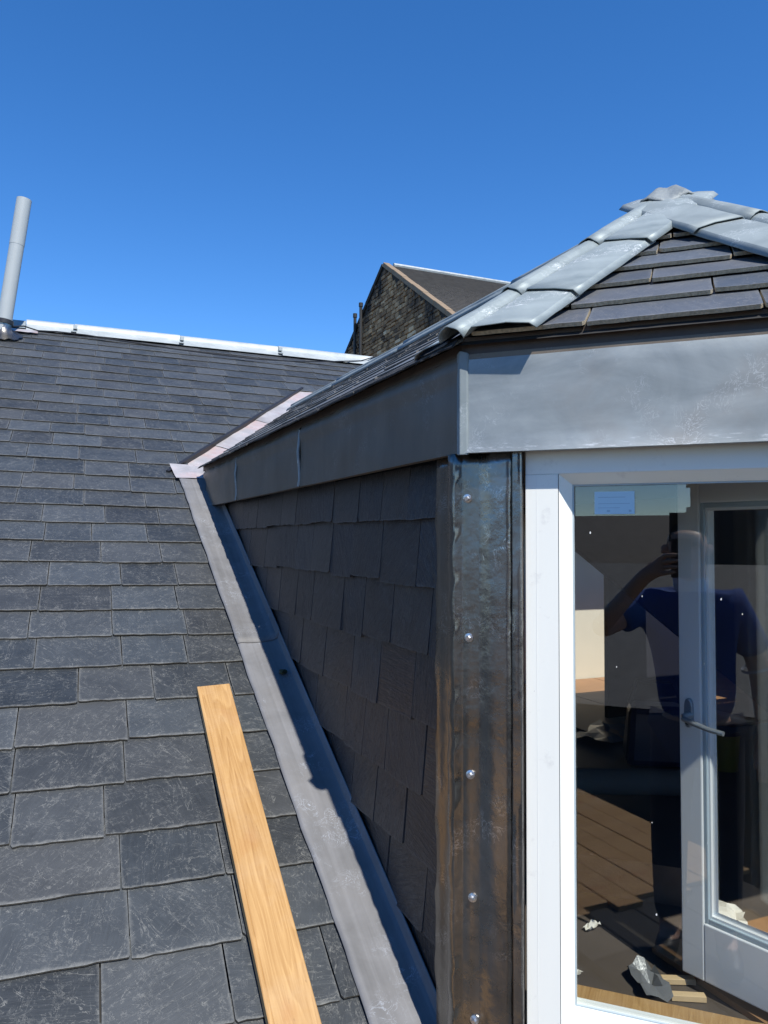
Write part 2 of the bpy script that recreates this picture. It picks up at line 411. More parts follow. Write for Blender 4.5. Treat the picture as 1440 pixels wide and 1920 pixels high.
def stuff_obj(name, st, mats, parent):
    if not st[0]: return
    xs = [0]*len(st[0])
    o = mk(name, st[0], st[1], mats, parent, mi=st[2], uvs={'low': lambda i: (.1, .1), 'high': lambda i: (.1, .1)})
    o['kind'] = 'stuff'; return o
def nz(*a):
    """cheap smooth value noise"""
    s = 0
    for k, (f1, f2, ph) in enumerate(((3.1, 5.7, .3), (7.3, 2.9, 1.9), (13.7, 11.3, 4.1))):
        s += math.sin(a[0]*f1+ph+math.sin(a[1]*f2+ph*2))*.5/(k+1)
    return s

# ------------------------------------------------------------------ ground
g_ = mk('ground', [(-600, -600, -9), (600, -600, -9), (600, 600, -9), (-600, 600, -9)], [(0, 1, 2, 3)], 'ground'); g_['kind'] = 'structure'

# ------------------------------------------------------------------ main roof
RP = rad(27); TP = math.tan(RP)
def rz(Y): return -.54+TP*(Y-2.467)
XC = .767                                       # cheek slate plane
RIDGE_Y = 7.0
S_ = V((0, math.cos(RP), math.sin(RP))); N_ = V((0, -math.sin(RP), math.cos(RP)))
roof = thing('slate_roof', 'main roof of dark grey slates with a pale metal ridge and grey lead strip beside the dormer', 'roof', (0, 1.5, rz(1.5)))
def RPt(x, Y, h=0): return V((x, Y, rz(Y)))+N_*h
# deck with the dormer opening and an added roof window opening (out of sight right of the dormer) to sun the room
XL, XR, YB, YT = -4., 9., -.4, RIDGE_Y
OX0, OX1, OY0, OY1 = .83, 2.70, 1.0, 4.45
WX0, WX1, WY0, WY1 = 3.0, 3.75, 2.9, 3.85
dk = -.012
quads = [(XL, OX0, YB, YT), (OX0, OX1, YB, OY0), (OX0, OX1, OY1, YT), (OX1, WX0, YB, YT), (WX0, WX1, YB, WY0), (WX0, WX1, WY1, YT), (WX1, XR, YB, YT)]
vv, ff = [], []
for x0, x1, y0, y1 in quads:
    k = len(vv); vv += [RPt(x0, y0, dk), RPt(x1, y0, dk), RPt(x1, y1, dk), RPt(x0, y1, dk)]; ff.append((k, k+1, k+2, k+3))
mk('roof_deck', vv, ff, 'deck', roof)
# far slope and the walls below
mk('rear_slope', [RPt(XL, YT, dk), RPt(XR, YT, dk), V((XR, 14.5, rz(YT)-7.5*TP)), V((XL, 14.5, rz(YT)-7.5*TP))], [(0, 1, 2, 3)], 'slate_far', roof)
zb = rz(YB)-.02
mk('wall', [(XL+.2, YB+.25, -9), (XR-.2, YB+.25, -9), (XR-.2, YB+.25, rz(YB+.25)-.03), (XL+.2, YB+.25, rz(YB+.25)-.03)], [(0, 1, 2, 3)], 'render', roof)
for xx in (XL+.2, XR-.2):
    mk('wall', [(xx, YB+.25, -9), (xx, 14.2, -9), (xx, 14.2, rz(YT)-7.3*TP), (xx, YT, rz(YT)-.05), (xx, YB+.25, rz(YB+.25)-.03)], [(0, 1, 2, 3, 4)], 'render', roof)
# slates: the courses run 2 degrees off the ridge
ROT = rad(-2.0)
AX = V((1, 0, 0))*math.cos(ROT)+S_*math.sin(ROT); BX = -V((1, 0, 0))*math.sin(ROT)+S_*math.cos(ROT)
FR = frame(V((0, 0, rz(0))), AX, BX, N_)
def to_ab(x, Y):
    p = V((x, Y, rz(Y)))-V((0, 0, rz(0))); return (p.dot(AX), p.dot(BX))
VY0, VX0 = 4.24, .585                            # foot of the valley
VX1, VY1 = 1.80, 5.86                            # head of the valley
rows = [-.34, -.16, .02, .20, .38, .56, .74, .92, 1.10, 1.275, 1.445, 1.62, 1.80, 1.981, 2.153, 2.322, 2.501, 2.67, 2.853, 3.035, 3.21, 3.383, 3.564, 3.749, 3.938, 4.12, 4.305, 4.483, 4.678, 4.88, 5.084, 5.277, 5.461, 5.653, 5.841, 6.038, 6.229, 6.44, 6.655, 6.875, 7.085, 7.285, 7.46, 7.63, 7.79]
lead_cl = hp(to_ab(.70, 0), to_ab(.70, 8))       # keep the left
valley_cl = hp(to_ab(VX0, VY0), to_ab(VX1, VY1))
ridge_cl = hp(to_ab(9, RIDGE_Y), to_ab(-4, RIDGE_Y))
left_cl = hp(to_ab(-3.2, 8), to_ab(-3.2, 0))
bV = to_ab(VX0, VY0)[1]
lo_stuff = ([], [], [])
cnt = 0
for i, b0 in enumerate(rows[:-1]):
    g = rows[i+1]-b0
    Ymid = b0*math.cos(RP)
    # what the row shows in the picture
    a = -1.9 + (0 if i % 2 else .115) + rs.uniform(-.03, .03)
    xmax = 2.95 if Ymid < .5 else .75 if Ymid < VY0-.1 else 4.6
    if not -.2 < b0 < 3: a -= 1.3
    while a < xmax:
        wd = rs.choice((.20, .225, .25, .27))*rs.uniform(.92, 1.08)
        wd *= 1.0 if b0 > 3 else 1.06
        a1 = a+wd
        if .5 < Ymid < VY0-.1 and a < .70 and a1 > .55: a1 = .76
        x_m = (a+a1)/2
        if Ymid < .5: cl = []
        elif b0+g*.4 < bV: cl = [lead_cl]
        elif Ymid < VY1+.03: cl = [valley_cl, ridge_cl]
        else: cl = [ridge_cl]
        # seen by the camera?
        p = FR @ V((x_m, b0+g/2, 0)); zc = p.dot(FW); u = 720+1440*p.dot(RT)/zc; vv_ = 960-1440*p.dot(UP)/zc
        half = 1440*wd/2/zc+20
        vis = u > -half and vv_ < 1920+1440*g/zc and u < 700
        if b0+g*.4 >= bV and p.x > 2.75: vis = False
        args = (roof, FR, a+.0015, a1-.0015, b0+rs.uniform(-.005, .005), g, .0046, ['slate', 'slate_edge'], cl)
        if vis and cnt < 296:
            if slate(*args): cnt += 1
        elif -3 < p.x: slate(*args, stuff=lo_stuff)
        a = a1
# the courses to the right of the dormer, hidden behind it from here
rcl = hp(to_ab(2.85, 8), to_ab(2.85, 0)); vr_cl = hp(to_ab(1.573, 5.75), to_ab(2.9, 4.2))
for i, b0 in enumerate(rows[:-1]):
    g = rows[i+1]-b0; a = 2.6+(0 if i % 2 else .12)
    if b0 > bV: continue
    while a < 5.6:
        x_m = a+.12; Ym = b0*math.cos(RP)
        if not (WX0-.2 < x_m < WX1+.15 and WY0-.25 < Ym < WY1+.05):
            slate(roof, FR, a, a+.237, b0, g, .0068, ['slate', 'slate_edge'], [rcl], stuff=lo_stuff)
        a += .24
stuff_obj('outer_slates', lo_stuff, ['slate', 'slate_edge'], roof)
rwf = multibox('added_roof_window_frame', [(WX0-.06, WX1+.06, 0, .06, 0, .07), (WX0-.06, WX1+.06, (WY1-WY0)/math.cos(RP)-.0, (WY1-WY0)/math.cos(RP)+.06, 0, .07),
    (WX0-.06, WX0, .06, (WY1-WY0)/math.cos(RP), 0, .07), (WX1, WX1+.06, .06, (WY1-WY0)/math.cos(RP), 0, .07)], 'lining', roof, frame(V((0, WY0, rz(WY0))), V((1, 0, 0)), S_, N_))

# black strip put in for the shade under the cut slates along the valley
vd = (RPt(VX1, VY1)-RPt(VX0, VY0)); vl = vd.length; vd.normalize(); vn = vd.cross(N_)       # vn points to the dormer side
fv = frame(RPt(VX0, VY0), vd, -vn, N_)
box('valley_shade_strip', -.02, vl+.1, -.006, .012, -.010, .020, 'black', roof, fv)
# valley lead, three lengths
def valley_strip(t0, t1, h):
    P = []
    n = 10
    for i in range(n+1):
        t = t0+(t1-t0)*i/n; row = []
        for k in range(9):
            wv = -.004+.34*k/8
            row.append(RPt(VX0, VY0)+vd*t+vn*wv+N_*(h-.008+.004*nz(t*3, wv*9)+(.03*max(0, (wv-.22))/.12)))
        P.append(row)
    return grid('valley_lead', P, 'lead_pink', roof)
valley_strip(-.10, .62, .000); valley_strip(.58, 1.28, .004); valley_strip(1.24, vl+.2, .008)
# small lead ears at the laps
for t in (.60, 1.26):
    box('lead_clip', t-.03, t+.03, -.14, -.115, .004, .016, 'lead_pink', roof, fv)

# lead strip up the side of the dormer, flat on the slates and turned up the cheek
def lead_strip(y0, y1, h, seed):
    P = []; n = int((y1-y0)/.04)
    prof = [(0, 0), (.012, .003), (.035, .001), (.07, .0), (.105, .003), (.128, .006), (.145, .014), (.150, .030), (.151, .045)]
    for i in range(n+1):
        Y = y0+(y1-y0)*i/n; row = []
        edge = .0028*nz(Y*4+seed, 1.3)+.0018*nz(Y*17, seed)
        xl = .628-.010*(Y-2.5)/2.0
        for k, (px, pz) in enumerate(prof):
            x = xl+px*(.767+.012-xl)/.150 + edge*(1-k/len(prof))
            hh = .0185+h+pz+.0009*nz(Y*7+k, k*1.1+seed) if k < 6 else .0185+h+pz
            row.append(RPt(x, Y, 0)+V((0, 0, 1))*hh)
        P.append(row)
    o = grid('side_lead', P, 'lead', roof)
    s = o.modifiers.new('thick', 'SOLIDIFY'); s.thickness = .003; s.offset = -1
    return o
lead_strip(.9, 2.80, 0, 1.0); lead_strip(2.76, 4.16, .004, 2.7)
P = []
for i in range(7):
    Y = 4.13+.17*i/6
    P.append([RPt(.602-.012*i/6+.20*k/6*(1), Y, .025+.004*nz(Y*9, k)) for k in range(7)])
grid('side_lead', P, 'lead_pink', roof)
# moss clump and a few lead nails on the strip
def blob(name, c, r, mat, parent, seed=0, sub=2, squash=1):
    bm = bmesh.new(); bmesh.ops.create_icosphere(bm, subdivisions=sub, radius=1)
    rr = random.Random(seed)
    vs_ = [V((v.co.x, v.co.y, v.co.z*squash))*r*rr.uniform(.75, 1.2)+V(c) for v in bm.verts]
    fs = [tuple(v.index for v in f.verts) for f in bm.faces]; bm.free()
    return mk(name, vs_, fs, mat, parent, smooth=True)
M['moss'] = simple('moss', (.03, .04, .018), .95, 0, .5, 90, .6)
mo = blob('moss_clump', RPt(.742, 2.585, .035), .014, 'moss', None, 5, 2, .7); tag(mo, 'small dark moss clump on the lead strip beside the cheek slates', 'moss')

# ridge capping in lengths with clips
def ridge_piece(x0, x1, dz):
    P = []
    prof = [(-.15, -.092), (-.145, -.086), (-.055, -.030), (-.046, -.012), (-.038, .010), (-.022, .024), (0, .029), (.022, .024), (.038, .010), (.046, -.012), (.055, -.030), (.145, -.060)]
    for i in range(7):
        x = x0+(x1-x0)*i/6
        P.append([V((x, RIDGE_Y+py, rz(RIDGE_Y)+.036+pz+dz+.004*math.sin(x*1.1+.5))) for py, pz in prof])
    o = grid('ridge_cap', P, 'ridge', roof)
    for e in (o.data.polygons): e.use_smooth = True
    return o
xs = [-.21, .16, 1.04, 1.94, 2.93, 3.95, 4.95, 6.0, 7.0]
for i in range(len(xs)-1):
    ridge_piece(xs[i], xs[i+1]-.004, .004*(i % 2))
for x in xs[1:]:
    multibox('ridge_clip', [(x-.03, x+.012, -.160, -.11, -.072, -.062), (x-.012, x+.02, -.10, -.06, -.03, .0)], 'ridge', roof, Matrix.Translation(V((0, RIDGE_Y, rz(RIDGE_Y)+.036))))
for x0, x1 in ((-1.5, -.9), (-.9, -.215)):
    P = [[V((x0+(x1-x0)*i/3, RIDGE_Y+py, rz(RIDGE_Y)+.022+pz)) for py, pz in ((-.16, -.07), (-.06, -.012), (-.03, .02), (0, .032), (.03, .02), (.16, -.07))] for i in range(4)]
    grid('ridge_cap', P, 'zinc_old', roof)['label'] = 'older grey ridge piece'

# ------------------------------------------------------------------ vent pipe and cable
vb = V((-.356, 6.62, 1.70)); vt = V((-.236, 6.62, 2.69))
vp_ = thing('vent_pipe', 'tall pale grey plastic vent pipe leaning above the left end of the ridge', 'pipe', vb)
ax_ = (vt-vb).normalized(); s1 = ax_.orthogonal().normalized(); s2 = ax_.cross(s1)
P = []
for t, r in ((-.12, .054), (.62, .054), (.621, .0555), (1.0, .0555), (1.0, .0500), (.7, .05)):
    P.append([vb+(vt-vb)*t+(s1*math.cos(2*math.pi*k/24)+s2*math.sin(2*math.pi*k/24))*r for k in range(25)])
grid('pipe', P, 'pipe', vp_)
P = []
for t, r in ((-.02, .060), (-.02, .066), (.012, .066), (.012, .055)):
    P.append([vb+ax_*t+(s1*math.cos(2*math.pi*k/20)+s2*math.sin(2*math.pi*k/20))*r for k in range(21)])
grid('rubber_collar', P, 'black', vp_)
P = []
for t in (0, .25, .5, .75, 1):
    row = []
    for k in range(25):
        an = 2*math.pi*k/24
        top = vb-ax_*.01+(s1*math.cos(an)+s2*math.sin(an))*.058
        rr = .125+.02*nz(an*2, 3)
        foot = RPt(vb.x+.01+math.cos(an)*rr, vb.y-.02+math.sin(an)*rr*.9, .025)
        q = top.lerp(foot, t); q += (V((q.x-vb.x, q.y-vb.y, 0)).normalized())*(-.030*math.sin(math.pi*t)) + N_*.006*nz(an*3, t*4)
        row.append(q)
    P.append(row)
grid('lead_boot', P, 'lead_dark', vp_)
P = [[RPt(-.70+.58*i/8, 6.745+.09*j/3+.015*nz(i, j), .026+.003*nz(i*2, j)) for j in range(4)] for i in range(9)]
grid('base_flashing', P, 'lead_pink', vp_)
cp = [(-.75, 6.80), (-.46, 6.66), (-.33, 6.64), (-.22, 6.70), (-.12, 6.80), (.02, 6.83), (.24, 6.82), (.45, 6.77), (.66, 6.72), (.95, 6.66), (1.27, 6.62), (1.65, 6.60), (2.06, 6.66), (2.4, 6.78), (2.75, 6.92)]
pts = [RPt(x, y, .034+(.05 if -.4 < x < -.2 else 0)) for x, y in cp] + [V((3.1, 7.02, 1.90)), V((3.5, 7.15, 1.8))]
cb = tube('cable', pts, .0055, 'black', None, 6); tag(cb, 'thin black cable lying along the slates just below the pale ridge', 'cable')

# ------------------------------------------------------------------ wooden board on the slates
pk0, pk1 = V((.4955, 2.535, rz(2.535))), V((.443, .2, rz(.2)))
pd = (pk0-pk1).normalized(); pa = pd.cross(N_).normalized(); L_ = (pk0-pk1).length
fp = frame(pk1+N_*.020, pa, pd, N_)
hw = .0525
sec = [(-hw, 0), (hw, 0), (hw, .0195), (hw-.002, .021), (-hw+.012, .021), (-hw+.0105, .0198), (-hw+.009, .021), (-hw+.002, .021), (-hw, .0195)]
vs_, fs = [], []
ys_ = [0, L_*.3, L_*.6, L_-.004, L_]
for yy in ys_:
    for (x, z) in sec: vs_.append((x, yy + (.0 if x < hw*.5 or yy < L_-.01 else .006), z))
n = len(sec)
for i in range(len(ys_)-1):
    for k in range(n): fs.append((i*n+k, i*n+(k+1) % n, (i+1)*n+(k+1) % n, (i+1)*n+k))
fs += [tuple(range(n))[::-1], tuple((len(ys_)-1)*n+k for k in range(n))]
pl = mk('wooden_board', vs_, fs, 'wood', None, fp)
tag(pl, 'long orange brown oak board lying up the slates beside the lead strip', 'board')

# ------------------------------------------------------------------ dormer
E0 = V((.725, 1.309, .387)); E1 = V((1.333, .701, .387)); E2 = V((2.15, .701, .387)); E3 = V((2.758, 1.309, .387)); AP = V((1.573, 1.633, .958))
PA = AP.copy(); PA.z = .945
EB0 = V((.725, 4.10, .387)); RB = V((1.573, 5.25, .945)); EB3 = V((2.758, 4.15, .387))
C0 = V((.737, 1.3137, 0)); ED = V((math.sqrt(.5), -math.sqrt(.5), 0)); NDR = V((-math.sqrt(.5), -math.sqrt(.5), 0))
dorm = thing('dormer', 'slate hung dormer with zinc fascia, hipped slate roof and white framed glazing on the right', 'dormer', (1.4, 1.3, -1.0))
FD = frame(C0, ED, -NDR, V((0, 0, 1)))           # x along the glazed face, y into the dormer, z up
# --- roof facets
def facet(p0, p1, top):
    e = (p1-p0).normalized(); n = (p1-p0).cross(top-p0).normalized()
    b = n.cross(e); return frame(p0, e, b, n), e, b, n
def facet_slates(p0, p1, polyW, g, indiv, th=.0080, over=-.008, drop=1.35, h0=2.0, mats=('slate_cap', 'slate_cap_edge'), wset=(.24, .28, .31), seed=0, off=0.):
    fr, e, b, n = facet(p0, p1, polyW[2])
    inv = fr.inverted(); pl = [(inv @ q) for q in polyW]; pl = [(q.x, q.y) for q in pl]
    L = len(pl); cl = []
    for i in range(L):
        if i == 0:
            cl.append(hp((pl[0][0], -over-.02), (pl[1][0], -over-.02))); continue
        cl.append(hp(pl[i], pl[(i+1) % L]))
    cl = [((n_[0], n_[1]), d_) for n_, d_ in cl]
    bmax = max(q[1] for q in pl); st = ([], [], []); r_ = random.Random(seed)
    amin, amax = min(q[0] for q in pl)-.1, max(q[0] for q in pl)+.1
    i = 0; b0 = -over
    while b0 < bmax-.02:
        a = amin-off-(0 if i % 2 else .13)+r_.uniform(-.03, .03)
        while a < amax:
            wd = r_.choice(wset)*r_.uniform(.9, 1.1)
            slate(dorm, fr, a+.002, a+wd-.002, b0+r_.uniform(-.003, .003), g, th, list(mats), cl, jag=.0025, stuff=None if indiv else st, drop=drop, h0=h0)
            a += wd
        b0 += g; i += 1
    if not indiv: stuff_obj('roof_slates', st, ['slate_cap', 'slate_cap_edge'], dorm)
    # boarding under the slates
    dv = [q-n*.004 for q in polyW]
    mk('roof_boarding', dv, [tuple(range(len(dv)))], 'deck', dorm)
facet_slates(E0, E1, [E0, E1, PA], .114, True, seed=4, off=-.02)
facet_slates(EB0, E0, [EB0, E0, PA, RB], .108, True, wset=(.20, .25, .3), seed=8, over=.016, th=.0044, drop=.8, h0=.98, mats=['slate_west', 'slate_west_edge'])
facet_slates(E1, E2, [E1, E2, PA], .108, False, seed=5)
facet_slates(E2, E3, [E2, E3, PA], .108, False, seed=6)
facet_slates(E3, EB3, [E3, EB3, RB, PA], .108, False, seed=7)
# --- hip and ridge cappings
def cap_piece(base, top, n1, n2, t0, t1, mat, lift0=.012, lift1=.003, name='hip_cap', wing=.148, open_end=0., L=None, cut=None, bh=(.029, .029), roll=.027):
    h = (top-base).normalized()
    upv = (n1+n2).normalized()
    w1 = h.cross(n1).normalized(); w2 = h.cross(n2).normalized()
    if w1.dot(n2) > 0: w1 = -w1
    if w2.dot(n1) > 0: w2 = -w2
    if w1.dot(upv) > 0: w1 = -w1
    if w2.dot(upv) > 0: w2 = -w2
    R_ = roll; side = (w2-w1); side = (side-upv*side.dot(upv)).normalized()
    prof = []
    def add(wv, nn, d, hh): prof.append((wv, nn, d, hh))
    pts = []
    for wv, nn, base_h in ((w1, n1, bh[0]), (w2, n2, bh[1])):
        seq = [wv*wing+nn*(base_h-.007), wv*(wing-.012)+nn*(base_h+.002), wv*(wing-.05)+nn*(base_h+.005), wv*(roll+.010)+nn*(base_h+.003)]
        pts.append(seq)
    arc = []
    for k in range(17):
        an = math.pi*(1.0-k/16)*1.0
        arc.append(side*math.cos(an)*R_ + upv*(.010+math.sin(an)*R_*.92))
    profile = pts[0]+arc+pts[1][::-1]
    P = []; ns = 8
    for i in range(ns+1):
        t = t0+(t1-t0)*i/ns
        lf = lift0+(lift1-lift0)*i/ns
        sc = 1+.05*(1-i/ns)
        row = []
        for k, q in enumerate(profile):
            wob = .0012*nz(t*9+k*.4, k*.7+t0*5)*(1 if i else 1.6)
            tt = t + (0 if i else .002*math.sin(k*.7))
            if cut:
                dd = 0 if k in range(4, 21) else abs(q.dot(w1 if k < 4 else w2))
                tt += dd*cut[0 if k < 4 else 1]*(1-i/ns)
            row.append(base+h*tt+q*sc+upv*(lf+wob))
        P.append(row)
    o = grid(name, P, mat, dorm, sharp=14)
    s = o.modifiers.new('thick', 'SOLIDIFY'); s.thickness = .0022; s.offset = 1
    # rivets near the lower lap
    return o, [base+h*(t0+.02)+profile[k]*1.05+upv*lift0 for k in (4, 20)]
nW = facet(EB0, E0, PA)[3]; nD = facet(E0, E1, PA)[3]; nF = facet(E1, E2, PA)[3]; nE = facet(E2, E3, PA)[3]; nR = facet(E3, EB3, RB)[3]
def hipcaps(base, top, n1, n2, joints, mat, mats=None, e1=None, e2=None, bh=(.029, .029)):
    h = (top-base).normalized(); ct = None
    if e1 is not None:
        ct = [abs(h.dot(e.normalized()))/math.sqrt(1-h.dot(e.normalized())**2) for e in (e1, e2)]
    for i in range(len(joints)-1):
        cap_piece(base, top, n1, n2, joints[i], joints[i+1]+.03, mat, .005 if i else .002, .0 if i < len(joints)-2 else .004, cut=ct if i == 0 else None, bh=bh, wing=.148 if e1 is not None else .085)
LH = (PA-E0).length
hipcaps(E0, PA, nW, nD, [-.015, .215, .585, LH-.055], 'zinc', None, EB0-E0, E1-E0, (.012, .027))
LH1 = (PA-E1).length
hipcaps(E1, PA, nD, nF, [-.05, .33, LH1-.46, LH1-.055], 'zinc_old', None, E0-E1, E2-E1)
hipcaps(E2, PA, nF, nE, [-.075, .4, .8, (PA-E2).length-.13], 'zinc_old')
hipcaps(E3, PA, nE, nR, [-.075, .4, .8, (PA-E3).length-.13], 'zinc_old')
LR = (RB-PA).length
for t0_, t1_ in ((0, .95), (.95, 1.9), (1.9, 2.85), (2.85, LR-.15)):
    cap_piece(RB, PA, nR, nW, t0_, t1_+.03, 'zinc_old', .004, .0, name='ridge_cap', wing=.055, roll=.016, bh=(.027, .010))
# lead saddle on the apex
hd = [(q-PA) for q in (E0, E1, E2, E3, RB)]; ha = [math.atan2(q.y, q.x) for q in hd]
nrm = [nW, nD, nF, nE, nR]
P = []
for i in range(8):
    r = .118*i/7; row = []
    for k in range(49):
        an = 2*math.pi*k/48; d = V((math.cos(an), math.sin(an), 0))
        z = min(-(n.x*d.x+n.y*d.y)/n.z for n in nrm)*r       # facet height below the apex
        bump_ = 0
        for q_, hh in enumerate(ha):
            da = (an-hh+math.pi) % (2*math.pi)-math.pi
            bump_ = max(bump_, (1 if q_ < 2 else .45)*math.exp(-(da*max(r, .03)/.040)**2) if abs(da) < 1.6 else 0)
        rr = r*(1+.10*nz(an*1.3, 2) if i == 7 else 1)
        row.append(PA+d*rr+V((0, 0, z+.050+.020*bump_*min(1, r/.05)-.012*(r/.118)**2+.0015*nz(an*2, r*20))))
    P.append(row)
o = grid('lead_saddle', P, 'saddle', dorm); s = o.modifiers.new('thick', 'SOLIDIFY'); s.thickness = .004; s.offset = 1

# --- eaves boards, fascias
def poly_strip(name, plan, z0, z1, mat, parent=dorm, zs=1, thick=.004, fn=None, smooth=False):
    """upright sheet following a plan polyline"""
    P = []
    for j in range(zs+1):
        z = z0+(z1-z0)*j/zs
        P.append([fn(V((x, y, z)), k, z) if fn else V((x, y, z)) for k, (x, y) in enumerate(plan)])
    o = grid(name, P, mat, parent, smooth)
    if thick: s = o.modifiers.new('thick', 'SOLIDIFY'); s.thickness = thick; s.offset = -1
    return o
def dp(u, off): q = C0+ED*u-NDR*off*1.0; return (q.x, q.y)      # off into the dormer
LD = .86; UE = LD+.02
R1 = C0+ED*UE
# eaves board in the shadow under the slates
def bx_uv(name, u0, u1, o0, o1, z0, z1, mat, parent=dorm, bevel=0): return box(name, u0, u1, o0, o1, z0, z1, mat, parent, FD, bevel)
bx_uv('eaves_board', -.002, UE, .006, .05, .367, .402, 'brown')
bx_uv('turned_lead_edge', .006, UE, .002, .030, .352, .3675, 'fascia_side')
box('eaves_board', .742, .79, 1.32, 4.12, .368, .402, 'brown', dorm)
# tarred felt edge hanging over the side fascia
P = []
for i in range(41):
    Y = 1.30+2.8*i/40; sag = .010*abs(nz(Y*2.0, 1.0))+.004
    P.append([V((.722-.004*k, Y,   .392-.0035*k-sag*k/5)) for k in range(4)])
o = grid('felt_edge', P, 'deck', dorm); s = o.modifiers.new('thick', 'SOLIDIFY'); s.thickness = .003
# front fascia sheet
FZ0, FZ1 = .173, .367
def panel_front(u0, u1):
    P = []
    nz_ = 10; nu = max(6, int((u1-u0)/.05))
    for j in range(nz_+1):
        z = FZ0+(FZ1-FZ0)*j/nz_; row = []
        for i in range(nu+1):
            u = u0+(u1-u0)*i/nu
            off = .0002*nz(u*4, z*9)+(-.004 if j == 0 else 0)+(.004 if j == nz_ else 0)
            row.append(C0+ED*u-NDR*off+V((0, 0, z)))
        P.append(row)
    P.insert(0, [C0+ED*(u0+(u1-u0)*i/nu)-NDR*.022+V((0, 0, FZ0+.001)) for i in range(nu+1)])
    return grid('fascia_panel', P, 'fascia_front', dorm)
panel_front(.004, UE)
# side fascia sheets
def panel_side(y0, y1, slant=0., crumple=0.):
    P = []; ny = max(6, int((y1-y0)/.04))
    for j in range(13):
        z = FZ0+.002+(FZ1-FZ0)*j/12; row = []
        for i in range(ny+1):
            Y = y0+(y1-y0)*i/ny+slant*j/12*(i/ny)
            off = .0025*nz(Y*3, z*7)+crumple*.004*math.sin(Y*70+z*9)*(.4+.6*j/12)
            if j >= 10: off -= .004*(1 if crumple == 0 else .6)+.0016*math.sin(Y*90)
            if j == 12: off += .008
            row.append(V((.737+off, Y, z)))
        P.append(row)
    P.insert(0, [V((.76, r_.y, FZ0+.003)) for r_ in P[0]])
    return grid('fascia_panel', P, 'fascia_side', dorm)
panel_side(1.318, 2.372); panel_side(2.382, 3.29); panel_side(3.30, 3.90, .20, 1.)
def seam(y, wob=0):
    pts = [V((.734+.003*math.sin(k), y+.006*nz(k*.9, y), FZ0+.004+(FZ1-FZ0-.012)*k/8)) for k in range(9)]
    tube('standing_seam', pts, .0055, 'fascia_front', dorm, 8)
seam(2.377); seam(3.295)
# corner roll of the fascia
mk('corner_strip', [C0+V((-.001, .018, FZ0-.002)), C0+V((-.006, -.001, FZ0-.004)), C0+ED*.012+NDR*.003+V((0, 0, FZ0-.004)), C0+ED*.014-NDR*.002+V((0, 0, FZ0-.003)),
    C0+V((-.001, .018, FZ1+.006)), C0+V((-.006, -.001, FZ1+.008)), C0+ED*.012+NDR*.003+V((0, 0, FZ1+.004)), C0+ED*.014-NDR*.002+V((0, 0, FZ1+.002))],
    [(0, 1, 5, 4), (1, 2, 6, 5), (2, 3, 7, 6), (0, 3, 2, 1), (4, 5, 6, 7)], 'zinc_old', dorm, bevel=.002)
# fascia on the hidden faces
for a_, b_ in ((R1, V((2.15, R1.y, 0))), (V((2.15, R1.y, 0)), V((2.75, 1.3, 0))), (V((2.75, 1.3, 0)), V((2.75, 4.2, 0)))):
    mk('fascia_panel', [V((a_.x, a_.y, FZ0)), V((b_.x, b_.y, FZ0)), V((b_.x, b_.y, FZ1+.03)), V((a_.x, a_.y, FZ1+.03))], [(0, 1, 2, 3)], 'fascia_front', dorm)
# soffit closing the top of the room
mk('ceiling', [V((.79, 1.36, .21)), V((1.37, .76, .21)), V((2.13, .76, .21)), V((2.70, 1.33, .21)), V((2.70, 5.4, .21)), V((.79, 5.4, .21))], [(0, 1, 2, 3, 4, 5)], 'lining', dorm)

# --- cheek: backing wall and hung slates
mk('cheek_wall', [(.802, 1.33, -1.25), (.802, 1.33, .37), (.802, 4.25, .37), (.802, 4.25, .15)], [(0, 1, 2, 3)], 'black', dorm)
FC = frame(V((.800, 0, 0)), V((0, -1, 0)), V((0, 0, 1)), V((-1, 0, 0)))     # x = -Y, y = z, normal -X
zc = [-1.17, -1.02, -.871, -.724, -.575, -.414, -.255, -.099, .055]
foot = hp((-4.6, rz(4.6)+.040), (-1.0, rz(1.0)+.034))
foot = ((-foot[0][0], -foot[0][1]), -foot[1]) if foot[0][1] > 0 else foot
ccl_front = hp((-1.435, -2), (-1.435, 2))
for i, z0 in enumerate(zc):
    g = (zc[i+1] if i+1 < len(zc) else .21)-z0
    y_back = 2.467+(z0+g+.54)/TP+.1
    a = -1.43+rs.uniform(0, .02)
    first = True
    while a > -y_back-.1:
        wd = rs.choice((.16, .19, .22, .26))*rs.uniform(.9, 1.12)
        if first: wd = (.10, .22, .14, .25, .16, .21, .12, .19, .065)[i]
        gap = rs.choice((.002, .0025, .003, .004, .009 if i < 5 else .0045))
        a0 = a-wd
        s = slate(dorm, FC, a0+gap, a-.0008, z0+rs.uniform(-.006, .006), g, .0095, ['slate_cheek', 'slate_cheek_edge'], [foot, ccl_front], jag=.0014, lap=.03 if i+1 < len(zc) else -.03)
        a = a0; first = False

